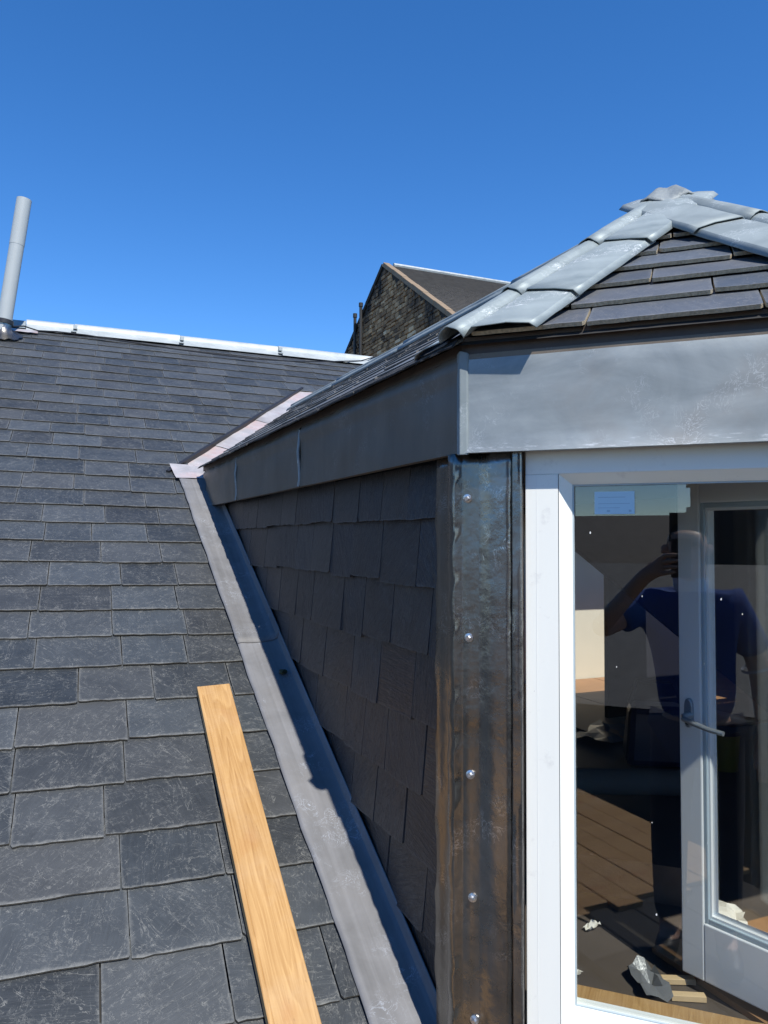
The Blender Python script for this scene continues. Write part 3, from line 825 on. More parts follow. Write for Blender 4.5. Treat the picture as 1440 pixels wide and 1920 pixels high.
# --- lead clad corner post
def corner(P_, k, z): return P_
zt, zbm = .175, -1.28
def wv(z, s): return .0045*nz(z*5+s, s*1.7)
steps = [.055, -.099, -.255, -.414, -.575, -.724, -.871]
def flange_edge(z):
    e = 0
    for sz in steps: e += .008*math.exp(-((z-sz+.012)/.02)**2)
    return e+.0025*math.sin(z*21)
plan = [(.757, 1.462), (.753, 1.455), (.7555, 1.43), (.7555, 1.40), (.752, 1.388), (.744, 1.382), (.738, 1.372), (.737, 1.352), (.739, 1.345)]
P = []
nzv = 64
for j in range(nzv+1):
    z = zbm+(zt-zbm)*j/nzv; row = []
    for k, (x, y) in enumerate(plan):
        q = V((x, y, z))
        if k <= 1: q.y += flange_edge(z)-.004
        if k in (2, 3): q.x += .002*nz(z*9, k)
        if k in (5, 6, 7): q.x += .0014*nz(z*26, 2.2)+.001*math.sin(z*60)
        row.append(q)
    for u, off, amp in ((-.010, .034, .0), (-.004, .031, 0), (.010, .031, .001), (.026, .031, .001), (.034, .029, .001), (.043, .0245, .001), (.053, .0215, .0016), (.066, .021, .0022), (.08, .021, .0022), (.095, .021, .0012)):
        q = C0+ED*u-NDR*(off+amp*nz(z*22+u*70, u*90+z*6))+V((0, 0, z)); row.append(q)
    P.append(row)
nj = len(P[0])
mi = [0 if j < 12 else 1 for i in range(nzv) for j in range(nj-1)]
o = grid('corner_flashing', P, ['lead_dark', 'lead_rough'], dorm, True, mi, sharp=75)
s = o.modifiers.new('thick', 'SOLIDIFY'); s.thickness = .003; s.offset = -1
P = []
for j in range(nzv+1):
    z = zbm+(zt-.002-zbm)*j/nzv
    P.append([C0+ED*u-NDR*(off+.0012*nz(z*40, u*200))+V((0, 0, z)) for u, off in ((.094, .019), (.0965, .0165), (.104, .0160), (.111, .0163), (.1135, .0185), (.1145, .034))])
grid('lead_welt', P, 'lead_rough', dorm)
# screws with washers
for u, z in ((.003, .086), (.006, -.189), (.009, -.456), (.013, -.692), (.017, -.923)):
    c = C0+ED*u-NDR*.031+V((0, 0, z))
    fr = frame(c, ED, V((0, 0, 1)), NDR)
    vs_, fs = [], []
    prof = [(0, .0), (.0085, .0), (.0088, .0022), (.0050, .0034), (.0048, .0090), (.0040, .0105), (0, .0105)]
    n = 12
    for r, h in prof:
        for k in range(n):
            q_ = .87 if (k % 2 and 0 < r < .006) else 1
            vs_.append((r*q_*math.cos(k*2*math.pi/n), r*q_*math.sin(k*2*math.pi/n), h))
    for i in range(len(prof)-1):
        for k in range(n): fs.append((i*n+k, i*n+(k+1) % n, (i+1)*n+(k+1) % n, (i+1)*n+k))
    mk('screw', vs_, fs, 'steel', dorm, fr @ Matrix.Rotation(rs.uniform(-.16, .16), 4, 'X') @ Matrix.Rotation(rs.uniform(0, 1), 4, 'Z'))

# --- white frame of the fixed light
U0, U1 = .1175, .86
wf = mk('window_frame', *(lambda bs: (sum([boxv(*b) for b in bs], []), [tuple(i+8*k for i in f) for k in range(len(bs)) for f in CUBE]))(
    [(U0, .181, .034, .10, -1.0, .130), (.80, .86, .034, .10, -1.0, .130), (U0, .86, .0345, .10, .130, .20), (.181, .80, .0344, .10, -1.0, -.905)]), 'white', dorm, FD.copy(), bevel=.0015)
# bevelled glazing bead, mitred at the corners
def bead(pts_out, pts_in, o0, o1, mat, name='glazing_bead', parent=wf):
    A_ = [V((u, o0, z)) for u, z in pts_out]; B_ = [V((u, o1, z)) for u, z in pts_in]; C_ = [V((u, .09, z)) for u, z in pts_in]
    for k in range(4):
        q = (k+1) % 4
        mk(name, [A_[k], A_[q], B_[q], B_[k], C_[q], C_[k]], [(0, 1, 2, 3), (3, 2, 4, 5)], mat, parent, FD.copy())
OUT = [(.181, -.905), (.80, -.905), (.80, .130), (.181, .130)]
INN = [(.2035, -.872), (.79, -.872), (.79, .111), (.2035, .111)]
bead(OUT, INN, .0355, .058, 'white')
for nm, b in (('frame_joint', (.1805, .1815, .0338, .036, -.905, .130)), ('frame_joint', (.139, .1396, .0336, .0345, -.905, .125))):
    box(nm, *b, 'groove' if b[0] > .15 else 'white_in', wf, FD)
pane = box('pane', .198, .795, .066, .072, -.878, .116, 'glass', wf, FD)
vs_, fs = [], []
r_ = random.Random(21)
for k in range(13):
    u, z = r_.uniform(.22, .60), r_.uniform(-.80, .02)-(.12 if k > 8 else 0)
    rr = r_.choice((.0006, .0008, .0011, .0017)); k0 = len(vs_); m_ = 7
    for q in range(m_):
        a_ = q*2*math.pi/m_; vs_.append((u+rr*math.cos(a_)*r_.uniform(.5, 1), .0656, z+rr*1.4*math.sin(a_)*r_.uniform(.6, 1.3)))
    for q in range(m_): vs_.append((vs_[k0+q][0], .0661, vs_[k0+q][2]))
    fs += [tuple(range(k0, k0+m_))]+[(k0+q, k0+(q+1) % m_, k0+m_+(q+1) % m_, k0+m_+q) for q in range(m_)]
o = mk('paint_specks', vs_, fs, 'white', wf, FD.copy()); o['kind'] = 'stuff'
multibox('glass_gasket', [(.2035, .2065, .060, .065, -.872, .111), (.2065, .79, .060, .065, .108, .111), (.2065, .79, .060, .065, -.872, -.869)], 'gasket', wf, FD)
multibox('sill', [(.11, .87, .012, .11, -1.06, -1.001)], 'white', wf, FD, bevel=.003)
# walls under the glazing and on the hidden faces
def wall_pl(name, a_, b_, z0, z1, mat): mk(name, [V((a_[0], a_[1], z0)), V((b_[0], b_[1], z0)), V((b_[0], b_[1], z1)), V((a_[0], a_[1], z1))], [(0, 1, 2, 3)], mat, dorm)
wall_pl('lead_apron', dp(0, .045), dp(UE, .045), -1.75, -1.06, 'lead')
wall_pl('lead_apron', (R1.x+.02, R1.y+.05), (2.13, R1.y+.05), -1.75, -.97, 'lead')
wall_pl('side_wall', (2.13, R1.y+.05), (2.70, 1.33), -1.75, .30, 'lead')
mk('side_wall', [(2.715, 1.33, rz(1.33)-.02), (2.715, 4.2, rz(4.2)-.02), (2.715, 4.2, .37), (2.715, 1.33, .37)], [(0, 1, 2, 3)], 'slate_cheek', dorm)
# slim corner post and head of the open doorway on the next face
box('door_post', R1.x+.0, R1.x+.05, R1.y+.03, R1.y+.10, -1.0, .22, 'white', dorm)
box('door_post', 2.07, 2.12, R1.y+.05, R1.y+.11, -.95, .22, 'white', dorm)
box('door_head', R1.x+.06, 2.06, R1.y+.05, R1.y+.11, .165, .30, 'white', dorm)
box('threshold', R1.x+.055, 2.065, R1.y+.03, R1.y+.13, -.97, -.935, 'wood', dorm)
# --- open door leaf seen through the glass
LF = V((1.264, 1.291, 0)); ld = V((.225, -.974, 0)).normalized(); LL = .58
ln_ = V((-ld.y, ld.x, 0)).normalized()            # into the room side
if ln_.dot(V((-1, 0, 0))) > 0: ln_ = -ln_
FL = frame(LF, ld, ln_, V((0, 0, 1)))            # x from free edge to hinge, y away from us
SW = .052
door = multibox('door', [(0, SW, 0, .045, -.92, .16), (LL-.085, LL, 0, .045, -.92, .16), (SW, LL-.085, 0.0003, .0447, -.92, -.80), (SW, LL-.085, .0003, .0447, .085, .16)], 'white_in', dorm, FL, bevel=.003)
door['label'] = 'white glazed door leaf standing open inside'
multibox('glazing_bead', [(SW, SW+.009, .004, .040, -.80, .085), (LL-.10, LL-.085, .004, .040, -.80, .085), (SW+.009, LL-.10, .0042, .040, -.80, -.788), (SW+.009, LL-.10, .0042, .040, .074, .085)], 'gasket', door, FL, bevel=.002)
multibox('inner_bead', [(SW+.009, SW+.013, .010, .036, -.788, .074), (SW+.013, LL-.10, .010, .036, -.788, -.783), (SW+.013, LL-.10, .010, .036, .069, .074)], 'white_in', door, FL)
box('pane', SW+.008, LL-.099, .019, .025, -.789, .075, 'glass', door, FL)
# handle: rounded back plate, boss and lever
hz = -.365
vs_, fs = [], []
n = 20
for yy in (-.0, -.009):
    for k in range(n):
        an = 2*math.pi*k/n; vs_.append((.026+.0095*math.cos(an), yy, hz+.031*(1 if math.sin(an) > 0 else -1)*min(1, abs(math.sin(an))**.5)*1.0))
fs = [tuple(range(n, 2*n))]+[(k, (k+1) % n, n+(k+1) % n, n+k) for k in range(n)]
hd_ = mk('handle', vs_, fs, 'handle', door, FL.copy(), bevel=.002)
tube('lever', [FL @ V(q) for q in ((.030, -.004, hz-.004), (.030, -.030, hz-.004), (.036, -.040, hz-.006), (.062, -.042, hz-.012), (.095, -.042, hz-.018), (.125, -.041, hz-.020))], .0072, 'handle', hd_, 10, r2=.005)
tube('keyhole', [FL @ V((.026, -.0095, hz-.020)), FL @ V((.026, -.0125, hz-.020))], .0045, 'black', hd_, 12)
# label on the big pane
fs_ = FD @ Matrix.Translation(V((.281, .0645, .075)))
st_ = mk('window_label', boxv(-.0365, .0365, -.0004, .0004, -.0215, .0215), CUBE, 'sticker', None, fs_)
tag(st_, 'small pale blue rectangular label stuck inside the top left of the glass', 'label')
multibox('printed_line', [(-.03, .02, -.0007, -.0003, .010, .0112), (-.03, .028, -.0007, -.0003, -.002, -.001), (-.03, .010, -.0007, -.0003, -.010, -.009), (.026, .031, -.0007, -.0003, -.0175, -.0135), (-.014, -.008, -.0007, -.0003, -.0175, -.0135)], 'sticker_ink', st_, fs_)

# ------------------------------------------------------------------ room inside
def struct(o): o['kind'] = 'structure'; return o
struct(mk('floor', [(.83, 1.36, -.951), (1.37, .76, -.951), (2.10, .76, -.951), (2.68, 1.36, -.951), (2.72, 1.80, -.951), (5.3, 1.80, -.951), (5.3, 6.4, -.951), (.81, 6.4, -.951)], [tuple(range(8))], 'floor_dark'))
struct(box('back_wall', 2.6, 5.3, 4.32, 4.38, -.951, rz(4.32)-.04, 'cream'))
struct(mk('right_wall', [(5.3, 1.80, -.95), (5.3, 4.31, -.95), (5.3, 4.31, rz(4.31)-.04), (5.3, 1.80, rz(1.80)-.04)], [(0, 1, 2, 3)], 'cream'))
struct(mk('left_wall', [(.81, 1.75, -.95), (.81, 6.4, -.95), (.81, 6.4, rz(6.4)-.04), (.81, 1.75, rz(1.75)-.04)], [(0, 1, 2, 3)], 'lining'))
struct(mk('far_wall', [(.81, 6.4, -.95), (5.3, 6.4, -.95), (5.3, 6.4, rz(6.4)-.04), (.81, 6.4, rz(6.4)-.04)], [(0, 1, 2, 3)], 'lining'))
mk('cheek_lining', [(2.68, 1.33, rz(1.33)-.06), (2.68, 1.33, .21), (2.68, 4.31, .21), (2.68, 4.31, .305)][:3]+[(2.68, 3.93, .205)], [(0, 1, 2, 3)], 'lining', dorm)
mk('sloped_ceiling', [(2.70, .9, rz(.9)-.05), (WX0-.01, .9, rz(.9)-.05), (WX0-.01, 4.31, rz(4.31)-.05), (2.70, 4.31, rz(4.31)-.05)], [(0, 1, 2, 3)], 'lining', dorm)
# plywood boards in the far right of the room
k = 0
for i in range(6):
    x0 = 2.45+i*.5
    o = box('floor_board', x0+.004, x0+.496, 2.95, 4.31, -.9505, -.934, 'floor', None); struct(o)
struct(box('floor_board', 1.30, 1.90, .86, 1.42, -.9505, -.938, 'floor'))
struct(box('window_board', .185, .84, .10, .195, -.93, -.905, 'wood', None, FD, .002))
pb = box('partition', 2.74, 3.45, 3.30, 3.33, -.934, rz(3.3)-.03, 'dark', None); tag(pb, 'dark tall panel standing on the floor inside the room behind the glass', 'panel')
# small objects inside
rl = thing('plastic_roll', 'grey plastic roll lying across the dark room floor', 'roll', (2.0, 2.28, -.90))
tube('roll', [(1.80, 2.38, -.89), (2.20, 2.19, -.89)], .048, 'lining', rl, 16)
tube('core', [(1.795, 2.3825, -.89), (2.205, 2.1875, -.89)], .03, 'black', rl, 12)
bb = thing('blue_tool_bag', 'dark blue tool bag on the floor behind the roll', 'bag', (2.42, 2.62, -.95))
mk('body', [(2.25, 2.60, -.95), (2.5, 2.45, -.95), (2.62, 2.62, -.95), (2.37, 2.77, -.95), (2.28, 2.61, -.70), (2.48, 2.49, -.70), (2.57, 2.62, -.70), (2.38, 2.74, -.70)], CUBE, 'blue_plastic', bb, bevel=.03)
tube('strap', [(2.33, 2.67, -.70), (2.36, 2.65, -.60), (2.48, 2.57, -.60), (2.52, 2.55, -.70)], .012, 'black', bb, 8)
yb = thing('yellow_tub', 'small yellow plastic tub beside the blue bag indoors', 'tub', (2.62, 2.42, -.95))
tube('tub', [(2.62, 2.42, -.95), (2.62, 2.42, -.80)], .05, 'yellow', yb, 14, r2=.06); tube('lid', [(2.62, 2.42, -.80), (2.62, 2.42, -.785)], .064, 'black', yb, 14)
def scrap(name, label, cat, c, sx, sy, rot, mat, seed, lift=.004, crumple=.012):
    r_ = random.Random(seed); P = []
    for i in range(6):
        row = []
        for j in range(5):
            x = (i/5-.5)*sx*(1+r_.uniform(-.12, .12)); y = (j/4-.5)*sy*(1+r_.uniform(-.12, .12))
            row.append(V((c[0]+x*math.cos(rot)-y*math.sin(rot), c[1]+x*math.sin(rot)+y*math.cos(rot), c[2]+lift+r_.uniform(0, crumple))))
        P.append(row)
    o = grid(name, P, mat, None, False); return tag(o, label, cat)
F0 = -.95
M['film'] = simple('crumpled_plastic_film', (.13, .13, .13), .3, 0, .3, 30, .3)
scrap('paper_scrap', 'small cream paper scrap upright in the middle of the dark floor', 'paper', (1.24, 1.56, F0), .05, .02, .3, 'paper', 1)
scrap('paper_scrap', 'crumpled white paper on the floor seen through the open leaf glass', 'paper', (1.58, 1.46, F0), .10, .08, .8, 'paper', 2, crumple=.03)
scrap('plastic_film', 'crumpled clear plastic wrap lying by the timber offcut', 'plastic', (1.19, 1.31, F0), .12, .06, 1.2, 'film', 3, crumple=.03)
scrap('plastic_film', 'crumpled clear plastic wrap by the left edge of the glass', 'plastic', (1.20, 1.98, F0), .16, .12, .4, 'film', 4, crumple=.04)
scrap('dust_sheet', 'grey crumpled dust sheet on the floor near the sunlit boards', 'sheet', (2.50, 3.05, F0+.001), .35, .25, .4, 'film', 5, crumple=.03)
for i, (x, y, sx, lb) in enumerate(((1.50, 1.90, .05, 'tiny pale paper shred on the dark floor, farthest back of the loose shreds'), (1.36, 1.40, .04, 'tiny pale paper shred on the floor beside the open leaf'), (1.07, 1.42, .05, 'tiny pale paper shred on the floor just inside the left of the glass'), (1.42, 1.30, .05, 'tiny pale paper shred on the floor under the open leaf'))):
    scrap('paper_shred', lb, 'paper', (x, y, F0), sx, .02, i*1.1, 'paper', 30+i, crumple=.008)
for i, (x, y, rt, lb) in enumerate(((1.235, 1.245, .5, 'pale timber offcut lying below the open leaf, the nearer of two'), (1.262, 1.30, .45, 'pale timber offcut lying below the open leaf, the farther of two'))):
    o = box('timber_offcut', -.035, .035, -.009, .009, 0, .012, 'offcut', None, Matrix.Translation(V((x, y, F0+.0005))) @ Matrix.Rotation(-rt, 4, 'Z'), .001); tag(o, lb, 'offcut', 'timber offcuts on the room floor')
lp = box('leaning_board', -.30, .30, -.006, .006, 0, .10, 'brown', None, Matrix.Translation(V((1.33, 1.75, F0+.001))) @ Matrix.Rotation(-.75, 4, 'Z')); tag(lp, 'dark red brown board lying on edge across the room floor', 'board')

# ------------------------------------------------------------------ stone gable building beyond the ridge
GX = 10.; GA = V((GX, 23.08, 9.14)); GP = math.tan(rad(32.5)); HWD = 6.6
gb = thing('gable_building', 'sooty stone gabled building with tan coping rising beyond the roof', 'building', (GX, 23.08, -9))
ze = GA.z-HWD*GP
mk('wall', [(GX, GA.y-HWD, -9), (GX, GA.y+HWD, -9), (GX, GA.y+HWD, ze), (GX, GA.y, GA.z-.05), (GX, GA.y-HWD, ze)], [(0, 1, 2, 3, 4)], 'old_stone', gb)
mk('wall', [(GX, GA.y-HWD, -9), (GX+25, GA.y-HWD, -9), (GX+25, GA.y-HWD, ze), (GX, GA.y-HWD, ze)], [(0, 1, 2, 3)], 'old_stone', gb)
# rubble stones, only the upper part of the gable shows
vs_, fs, tones, soots = [], [], [], []
z = 3.2; r_ = random.Random(11)
while z < GA.z-.1:
    h = r_.uniform(.10, .17); y = GA.y-HWD+r_.uniform(0, .2)
    while y < GA.y+HWD:
        wd = r_.uniform(.14, .42)
        lim = GA.z-.10-abs(y+wd/2-GA.y)*GP
        if z+h < lim+.02:
            d = r_.uniform(.01, .05); k = len(vs_)
            j = [r_.uniform(-.012, .012) for _ in range(8)]
            y0, y1, z0, z1 = y+.01, y+wd-.01, z+.008, z+h-.006
            vs_ += [(GX, y0, z0), (GX, y1, z0), (GX, y1, z1), (GX, y0, z1), (GX-d, y0+.012+j[0], z0+.01+j[1]), (GX-d, y1-.012+j[2], z0+.01+j[3]), (GX-d, y1-.012+j[4], z1-.01+j[5]), (GX-d, y0+.012+j[6], z1-.01+j[7])]
            fs += [(k+4, k+7, k+6, k+5), (k, k+4, k+5, k+1), (k+1, k+5, k+6, k+2), (k+2, k+6, k+7, k+3), (k+3, k+7, k+4, k)]
            tn = max(0, min(1, r_.gauss(.45, .24)))
            depth = lim-(z+h)
            sk = max(0, 1-depth/1.1)+(.25 if r_.random() < .2 else 0)
            tones += [tn]*5; soots += [sk]*5
        y += wd
    z += h
o = mk('rubble_stones', vs_, fs, 'stone', gb, Matrix.Identity(4)); o['kind'] = 'stuff'
at = o.data.attributes.new('tone', 'FLOAT', 'FACE'); at.data.foreach_set('value', tones)
at = o.data.attributes.new('soot', 'FLOAT', 'FACE'); at.data.foreach_set('value', soots)
# roof slopes in courses
vs_, fs = [], []
sl_ = V((0, -1, -GP)).normalized(); snn = V((0, -GP, 1)).normalized()
ncr = 46
for i in range(ncr):
    a_ = i*HWD/math.cos(math.atan(GP))/ncr; b_ = (i+1)*HWD/math.cos(math.atan(GP))/ncr
    k = len(vs_)
    p0 = GA+sl_*a_+snn*.02; p1 = GA+sl_*b_+snn*.055
    vs_ += [p0+V((.3, 0, 0)), p0+V((25, 0, 0)), p1+V((25, 0, 0)), p1+V((.3, 0, 0)), p1+V((25, 0, 0))-snn*.035, p1+V((.3, 0, 0))-snn*.035]
    fs += [(k, k+3, k+2, k+1), (k+3, k+5, k+4, k+2)]
mk('roof', vs_, fs, 'slate_far', gb)
mk('roof', [GA+V((.3, 0, .02)), GA+V((25, 0, .02)), GA+V((25, HWD+.1, -HWD*GP)), GA+V((.3, HWD+.1, -HWD*GP))], [(0, 1, 2, 3)], 'slate_far', gb)
tube('ridge_cap', [GA+V((.35, 0, .07)), GA+V((25, 0, .07))], .075, 'ridge', gb, 8)
# coping stones up both skews
for sg in (-1, 1):
    n = 9; Lc = HWD/math.cos(math.atan(GP))
    d_ = V((0, sg, -GP)).normalized(); nn = V((0, sg*GP, 1)).normalized()
    for i in range(n):
        fr = frame(GA+d_*(i*Lc/n)+V((-.06, 0, -.02)), d_, V((1, 0, 0)) if sg < 0 else V((-1, 0, 0)), nn if sg < 0 else nn)
        x0, x1 = (0, .22) if sg < 0 else (-.22, 0)
        box('coping_stone', .006, Lc/n-.006, x0, x1, -.02, .13+.01*(i % 2), 'coping' if sg < 0 else 'old_stone', gb, fr, .015)
for y, zt_ in ((25.37, 8.12), (24.81, 8.35)):
    pp = thing('flue_pipe', 'thin black flue pipe up the sooty gable, the %s of two' % ('left' if y > 25 else 'right'), 'pipe', (GX-.12, y, 2), 'flue pipes on the stone gable')
    tube('pipe', [(GX-.13, y, 2), (GX-.13, y, zt_)], .055, 'cast_iron', pp, 10)
    tube('cap', [(GX-.13, y, zt_-.12), (GX-.13, y, zt_+.02)], .075, 'cast_iron', pp, 10)
    for z in (3.5, 5.2, 6.9): box('bracket', GX-.09, GX+.0, y-.08, y+.08, z, z+.06, 'cast_iron', pp)

# ------------------------------------------------------------------ what the glass mirrors: photographer, platform, neighbours
NF = V((math.sqrt(.5), math.sqrt(.5), 0)); RTR = V((math.sqrt(.5), -math.sqrt(.5), 0))
def pp_(x, b, z): return RTR*x-NF*b+V((0, 0, z))
def skin_mesh(name, pts, edges, mat, parent, sub=2, root=0):
    me = bpy.data.meshes.new(name+'_base'); me.from_pydata([tuple(p[0]) for p in pts], edges, [])
    o = bpy.data.objects.new(name+'_base', me); COL.objects.link(o)
    m = o.modifiers.new('skin', 'SKIN'); m.use_smooth_shade = True
    for i, p in enumerate(pts):
        rr = p[1] if isinstance(p[1], tuple) else (p[1], p[1])
        me.skin_vertices[0].data[i].radius = rr
    me.skin_vertices[0].data[root].use_root = True
    s = o.modifiers.new('sub', 'SUBSURF'); s.levels = sub; s.render_levels = sub
    dg = bpy.context.evaluated_depsgraph_get(); ev = o.evaluated_get(dg)
    nm = bpy.data.meshes.new_from_object(ev)
    bpy.data.objects.remove(o); bpy.data.meshes.remove(me)
    nm.name = name; nm.materials.clear(); nm.materials.append(M[mat])
    c = sum((v.co for v in nm.vertices), V())/len(nm.vertices); nm.transform(Matrix.Translation(-c))
    nm.polygons.foreach_set('use_smooth', [True]*len(nm.polygons))
    r = bpy.data.objects.new(name, nm); place(r, Matrix.Translation(c), parent); return r
FZ = -1.68
pers = thing('person', 'person in a blue polo shirt holding up a phone, mirrored in the glass', 'person', pp_(.03, .42, FZ))
J = dict(pel=pp_(.03, .42, -.74), wai=pp_(.03, .41, -.56), che=pp_(.03, .40, -.38), nb=pp_(.02, .385, -.225), nk=pp_(.012, .365, -.165), hd0=pp_(.004, .345, -.095), hd1=pp_(.0, .345, .0), hd2=pp_(.0, .355, .055),
         rs=pp_(.185, .385, -.25), re=pp_(.265, .42, -.50), rw=pp_(.275, .35, -.73), rh=pp_(.27, .33, -.82),
         ls=pp_(-.15, .37, -.25), le=pp_(-.345, .20, -.36), lw=pp_(-.165, .07, -.145), lh=pp_(-.105, .035, -.085),
         rhp=pp_(.12, .42, -.80), rk=pp_(.13, .40, -1.22), ra=pp_(.13, .44, FZ+.07), rt=pp_(.15, .30, FZ+.035),
         lhp=pp_(-.06, .42, -.80), lk=pp_(-.08, .40, -1.22), la=pp_(-.08, .44, FZ+.07), lt=pp_(-.10, .30, FZ+.035))
rad_ = dict(pel=(.11, .075), wai=(.105, .07), che=(.12, .08), nb=(.07, .06), nk=.055, hd0=(.062, .075), hd1=(.077, .092), hd2=(.062, .075), rs=.062, re=.043, rw=.030, rh=.036, ls=.062, le=.043, lw=.030, lh=.034, rhp=.085, rk=.06, ra=.045, rt=.04, lhp=.085, lk=.06, la=.045, lt=.04)
names = list(J); idx = {n: i for i, n in enumerate(names)}
E_ = [('pel', 'wai'), ('wai', 'che'), ('che', 'nb'), ('nb', 'nk'), ('nk', 'hd0'), ('hd0', 'hd1'), ('hd1', 'hd2'), ('che', 'rs'), ('rs', 're'), ('re', 'rw'), ('rw', 'rh'), ('che', 'ls'), ('ls', 'le'), ('le', 'lw'), ('lw', 'lh'), ('pel', 'rhp'), ('rhp', 'rk'), ('rk', 'ra'), ('ra', 'rt'), ('pel', 'lhp'), ('lhp', 'lk'), ('lk', 'la'), ('la', 'lt')]
ptsb = [(J[n], rad_[n]) for n in names]; edb = [(idx[a], idx[b]) for a, b in E_]
def addchain(start, chain, r):
    prev = idx[start]
    for q, rr in chain:
        ptsb.append((q, rr)); edb.append((prev, len(ptsb)-1)); prev = len(ptsb)-1
# left hand round the phone: four fingers over its back edge, thumb on the near side
for k, (dz, ln) in enumerate(((.022, .9), (.000, 1.), (-.022, .95), (-.042, .8))):
    addchain('lh', [(pp_(-.082, .030, -.075+dz), .0095), (pp_(-.072, .004, -.070+dz), .009), (pp_(-.072+.022*ln, -.0095, -.068+dz), .0082), (pp_(-.072+.042*ln, -.0085, -.066+dz), .0072)], 0)
addchain('lh', [(pp_(-.085, .050, -.090), .011), (pp_(-.058, .048, -.078), .009), (pp_(-.035, .040, -.070), .008)], 0)
for k, dx in enumerate((-.020, -.006, .008, .022)):
    addchain('rh', [(pp_(.272+dx, .318, -.865), .010), (pp_(.272+dx*.9, .300, -.900), .009), (pp_(.268+dx*.8, .312, -.93), .008)], 0)
addchain('rh', [(pp_(.245, .30, -.845), .011), (pp_(.238, .285, -.875), .009)], 0)
# nose and ears
addchain('hd0', [(pp_(.0, .262, -.035), .014), (pp_(.0, .246, -.050), .010)], 0)
skin_mesh('body', ptsb, edb, 'skin', pers, 2)
for sx in (-1, 1):
    blob('ear', pp_(.078*sx, .345, -.03), .024, 'skin', pers, 3+sx, 2)
    blob('eye', pp_(.030*sx, .264, -.005), .011, 'black', pers, 8+sx, 2)
box('mouth', -.022, .022, -.006, .006, -.004, .004, 'trim', pers, frame(pp_(0, .268, -.095), RTR, -NF, V((0, 0, 1))))
bpy.data.materials  # keep
hairpts = [(pp_(0, .385, .035), (.066, .066)), (pp_(0, .365, .045), (.060, .060)), (pp_(0, .395, -.01), (.062, .062)), (pp_(0, .40, -.07), (.05, .04))]
skin_mesh('hair', hairpts, [(0, 1), (0, 2), (2, 3)], 'hair', pers, 2)
sh = [(J['pel']+V((0, 0, -.03)), (.168, .122)), (J['wai'], (.162, .116)), (J['che'], (.182, .126)), (J['nb']+V((0, 0, .0)), (.095, .082)), (J['rs'], .082), (J['rs'].lerp(J['re'], .5), .074), (J['rs'].lerp(J['re'], .84), .074),
      (J['ls'], .082), (J['ls'].lerp(J['le'], .5), .074), (J['ls'].lerp(J['le'], .60), .074)]
skin_mesh('polo_shirt', sh, [(0, 1), (1, 2), (2, 3), (2, 4), (4, 5), (5, 6), (2, 7), (7, 8), (8, 9)], 'shirt', pers, 2)
for a_, b_, t in (('rs', 're', .84),):
    d_ = (J[b_]-J[a_]).normalized(); c = J[a_].lerp(J[b_], t)+d_*.035
    tube('sleeve_trim', [c, c+d_*.012], .066, 'trim', pers, 16, cap=False)
tube('collar', [J['nb']+V((0, 0, .055)), J['nk']+V((0, 0, .0)), J['nk']+V((0, 0, .022))], .068, 'trim', pers, 16, cap=False)
tr = [(J['pel'], (.165, .12)), (J['rhp'], .105), (J['rk'], .078), (J['ra']+V((0, 0, .03)), .066), (J['lhp'], .105), (J['lk'], .078), (J['la']+V((0, 0, .03)), .066)]
skin_mesh('trousers', tr, [(0, 1), (1, 2), (2, 3), (0, 4), (4, 5), (5, 6)], 'trousers', pers, 2)
for s_ in ('r', 'l'):
    skin_mesh('shoe', [(J[s_+'a']+V((0, 0, -.02)), .05), (J[s_+'t']+V((0, 0, .005)), (.046, .04)), (J[s_+'t']+NF*.08+V((0, 0, -.002)), .036)], [(0, 1), (1, 2)], 'black', pers, 2)
# phone: the lens corner sits at the camera
fph = frame(V((0, 0, 0))-FW*.012, RT, UP, -FW)
ph = mk('phone', boxv(-.0640, .0105, -.1300, .0160, -.0005, .0075), CUBE, 'dark', None, fph, bevel=.003); tag(ph, 'dark phone held up in the left hand of the mirrored person', 'phone')

plat = thing('scaffold_platform', 'timber scaffold platform the mirrored person stands on', 'scaffold', (0, -.6, -9))
for i in range(5):
    box('board', -1.6, 1.6, -1.05+i*.235, -1.05+i*.235+.225, FZ-.04, FZ-.002, 'scaf', plat)
for x in (-1.4, 1.4):
    box('bearer', x-.03, x+.03, -1.2, .2, FZ-.105, FZ-.042, 'tube', plat)
    for y in (-1.15, .12): tube('standard', [(x, y, -9), (x, y, FZ-.05)], .024, 'tube', plat, 8)

tst = thing('added_timber_stack', 'unseen orange timber boards added to give the corner lead its copper reflection', 'timber', (-2.2, -.5, FZ))  # boards added out of view to put copper into the corner lead reflection
for i in range(9):
    box('board', -3.6+.05*(i % 3), -.75+.06*(i % 2), -1.15+i*.15, -1.15+i*.15+.143, FZ+.0005, FZ+.021+.002*(i % 2), 'wood', tst)
for x in (-3.3,): box('bearer', x-.03, x+.03, -1.2, .2, FZ-.105, FZ-.001, 'tube', tst)
box('bearer', -3.5, -1.62, -.55, -.48, FZ-.06, FZ-.001, 'tube', tst)
FB = frame(V((0, 0, 0)), RTR, -NF, V((0, 0, 1)))         # x to the right in the mirror, y away behind us
def bld(name, label, cat, c): return thing(name, label, cat, FB @ V(c))
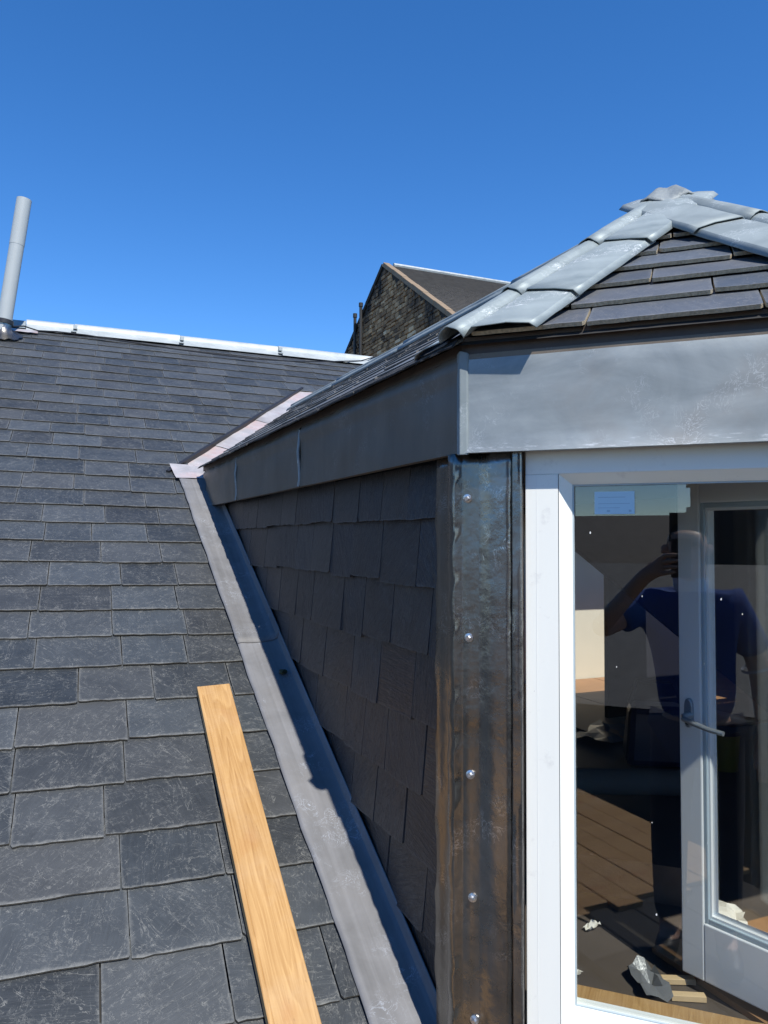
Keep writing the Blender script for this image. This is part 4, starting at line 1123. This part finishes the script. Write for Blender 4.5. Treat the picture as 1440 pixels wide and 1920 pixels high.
# low pale slated roof close by
b1 = bld('low_building', 'low building with a pale worn slate roof, mirrored in the glass', 'building', (0, 5, -9))
mk('roof', [(-7, 3.6, -1.35), (7, 3.6, -1.35), (7, 6.54, -.25), (-7, 6.54, -.25)], [(0, 1, 2, 3)], 'pale_slate', b1, FB.copy())
mk('wall', boxv(-6.9, 6.9, 3.7, 6.5, -9, -1.38), CUBE, 'render', b1, FB.copy())
mk('roof', [(-7, 6.54, -.25), (7, 6.54, -.25), (7, 9.2, -1.35), (-7, 9.2, -1.35)], [(0, 1, 2, 3)], 'pale_slate', b1, FB.copy())
# long dark house further back with a small gable
b2 = bld('terrace_house', 'dark slated terrace house with a chimney, mirrored in the glass', 'building', (-6, 20, -9))
mk('wall', boxv(-18, 4, 17.2, 25, -9, -1.0), CUBE, 'render', b2, FB.copy())
mk('roof', [(-18.3, 16.9, -1.0), (4.3, 16.9, -1.0), (4.3, 21, .80), (-18.3, 21, .80), (-18.3, 25.2, -1.0), (4.3, 25.2, -1.0)], [(0, 1, 2, 3), (3, 2, 5, 4)], 'slate_far', b2, FB.copy())
for x in (-4.5, -7.5, -11):
    w0 = mk('window', boxv(x, x+.7, 16.50, 16.66, -2.1, -.9) if x > -3 else boxv(x, x+.9, 17.1, 17.25, -3.4, -1.9), CUBE, 'white_in', b2, FB.copy())
    mk('pane', boxv(x+.06, x+.64, 16.48, 16.495, -2.04, -.96) if x > -3 else boxv(x+.07, x+.83, 17.08, 17.095, -3.33, -1.97), CUBE, 'window_dark', w0, FB.copy())
mk('chimney', boxv(-5.2, -4.2, 20.2, 21.6, .3, 1.15), CUBE, 'render', b2, FB.copy())
# tall dark gable of the next building
b3 = bld('tall_tenement', 'tall dark stone tenement wall, mirrored at the right of the glass', 'building', (4, 12, -9))
mk('wall', boxv(.10, 9, 11, 19, -9, 4.5), CUBE, 'render', b3, FB.copy())
for i in range(26):
    mk('quoin', boxv(.10-(.10 if i % 2 else .02), .5, 10.96, 11.3, -4+i*.33, -4+i*.33+.31), CUBE, 'render', b3, FB.copy())
for x in (2.0, 4.2, 6.4):
    for z in (-3, .2): 
        w0 = mk('window', boxv(x, x+1, 10.93, 11.02, z, z+1.7), CUBE, 'white_in', b3, FB.copy())
        mk('pane', boxv(x+.08, x+.92, 10.91, 10.925, z+.08, z+1.62), CUBE, 'window_dark', w0, FB.copy())
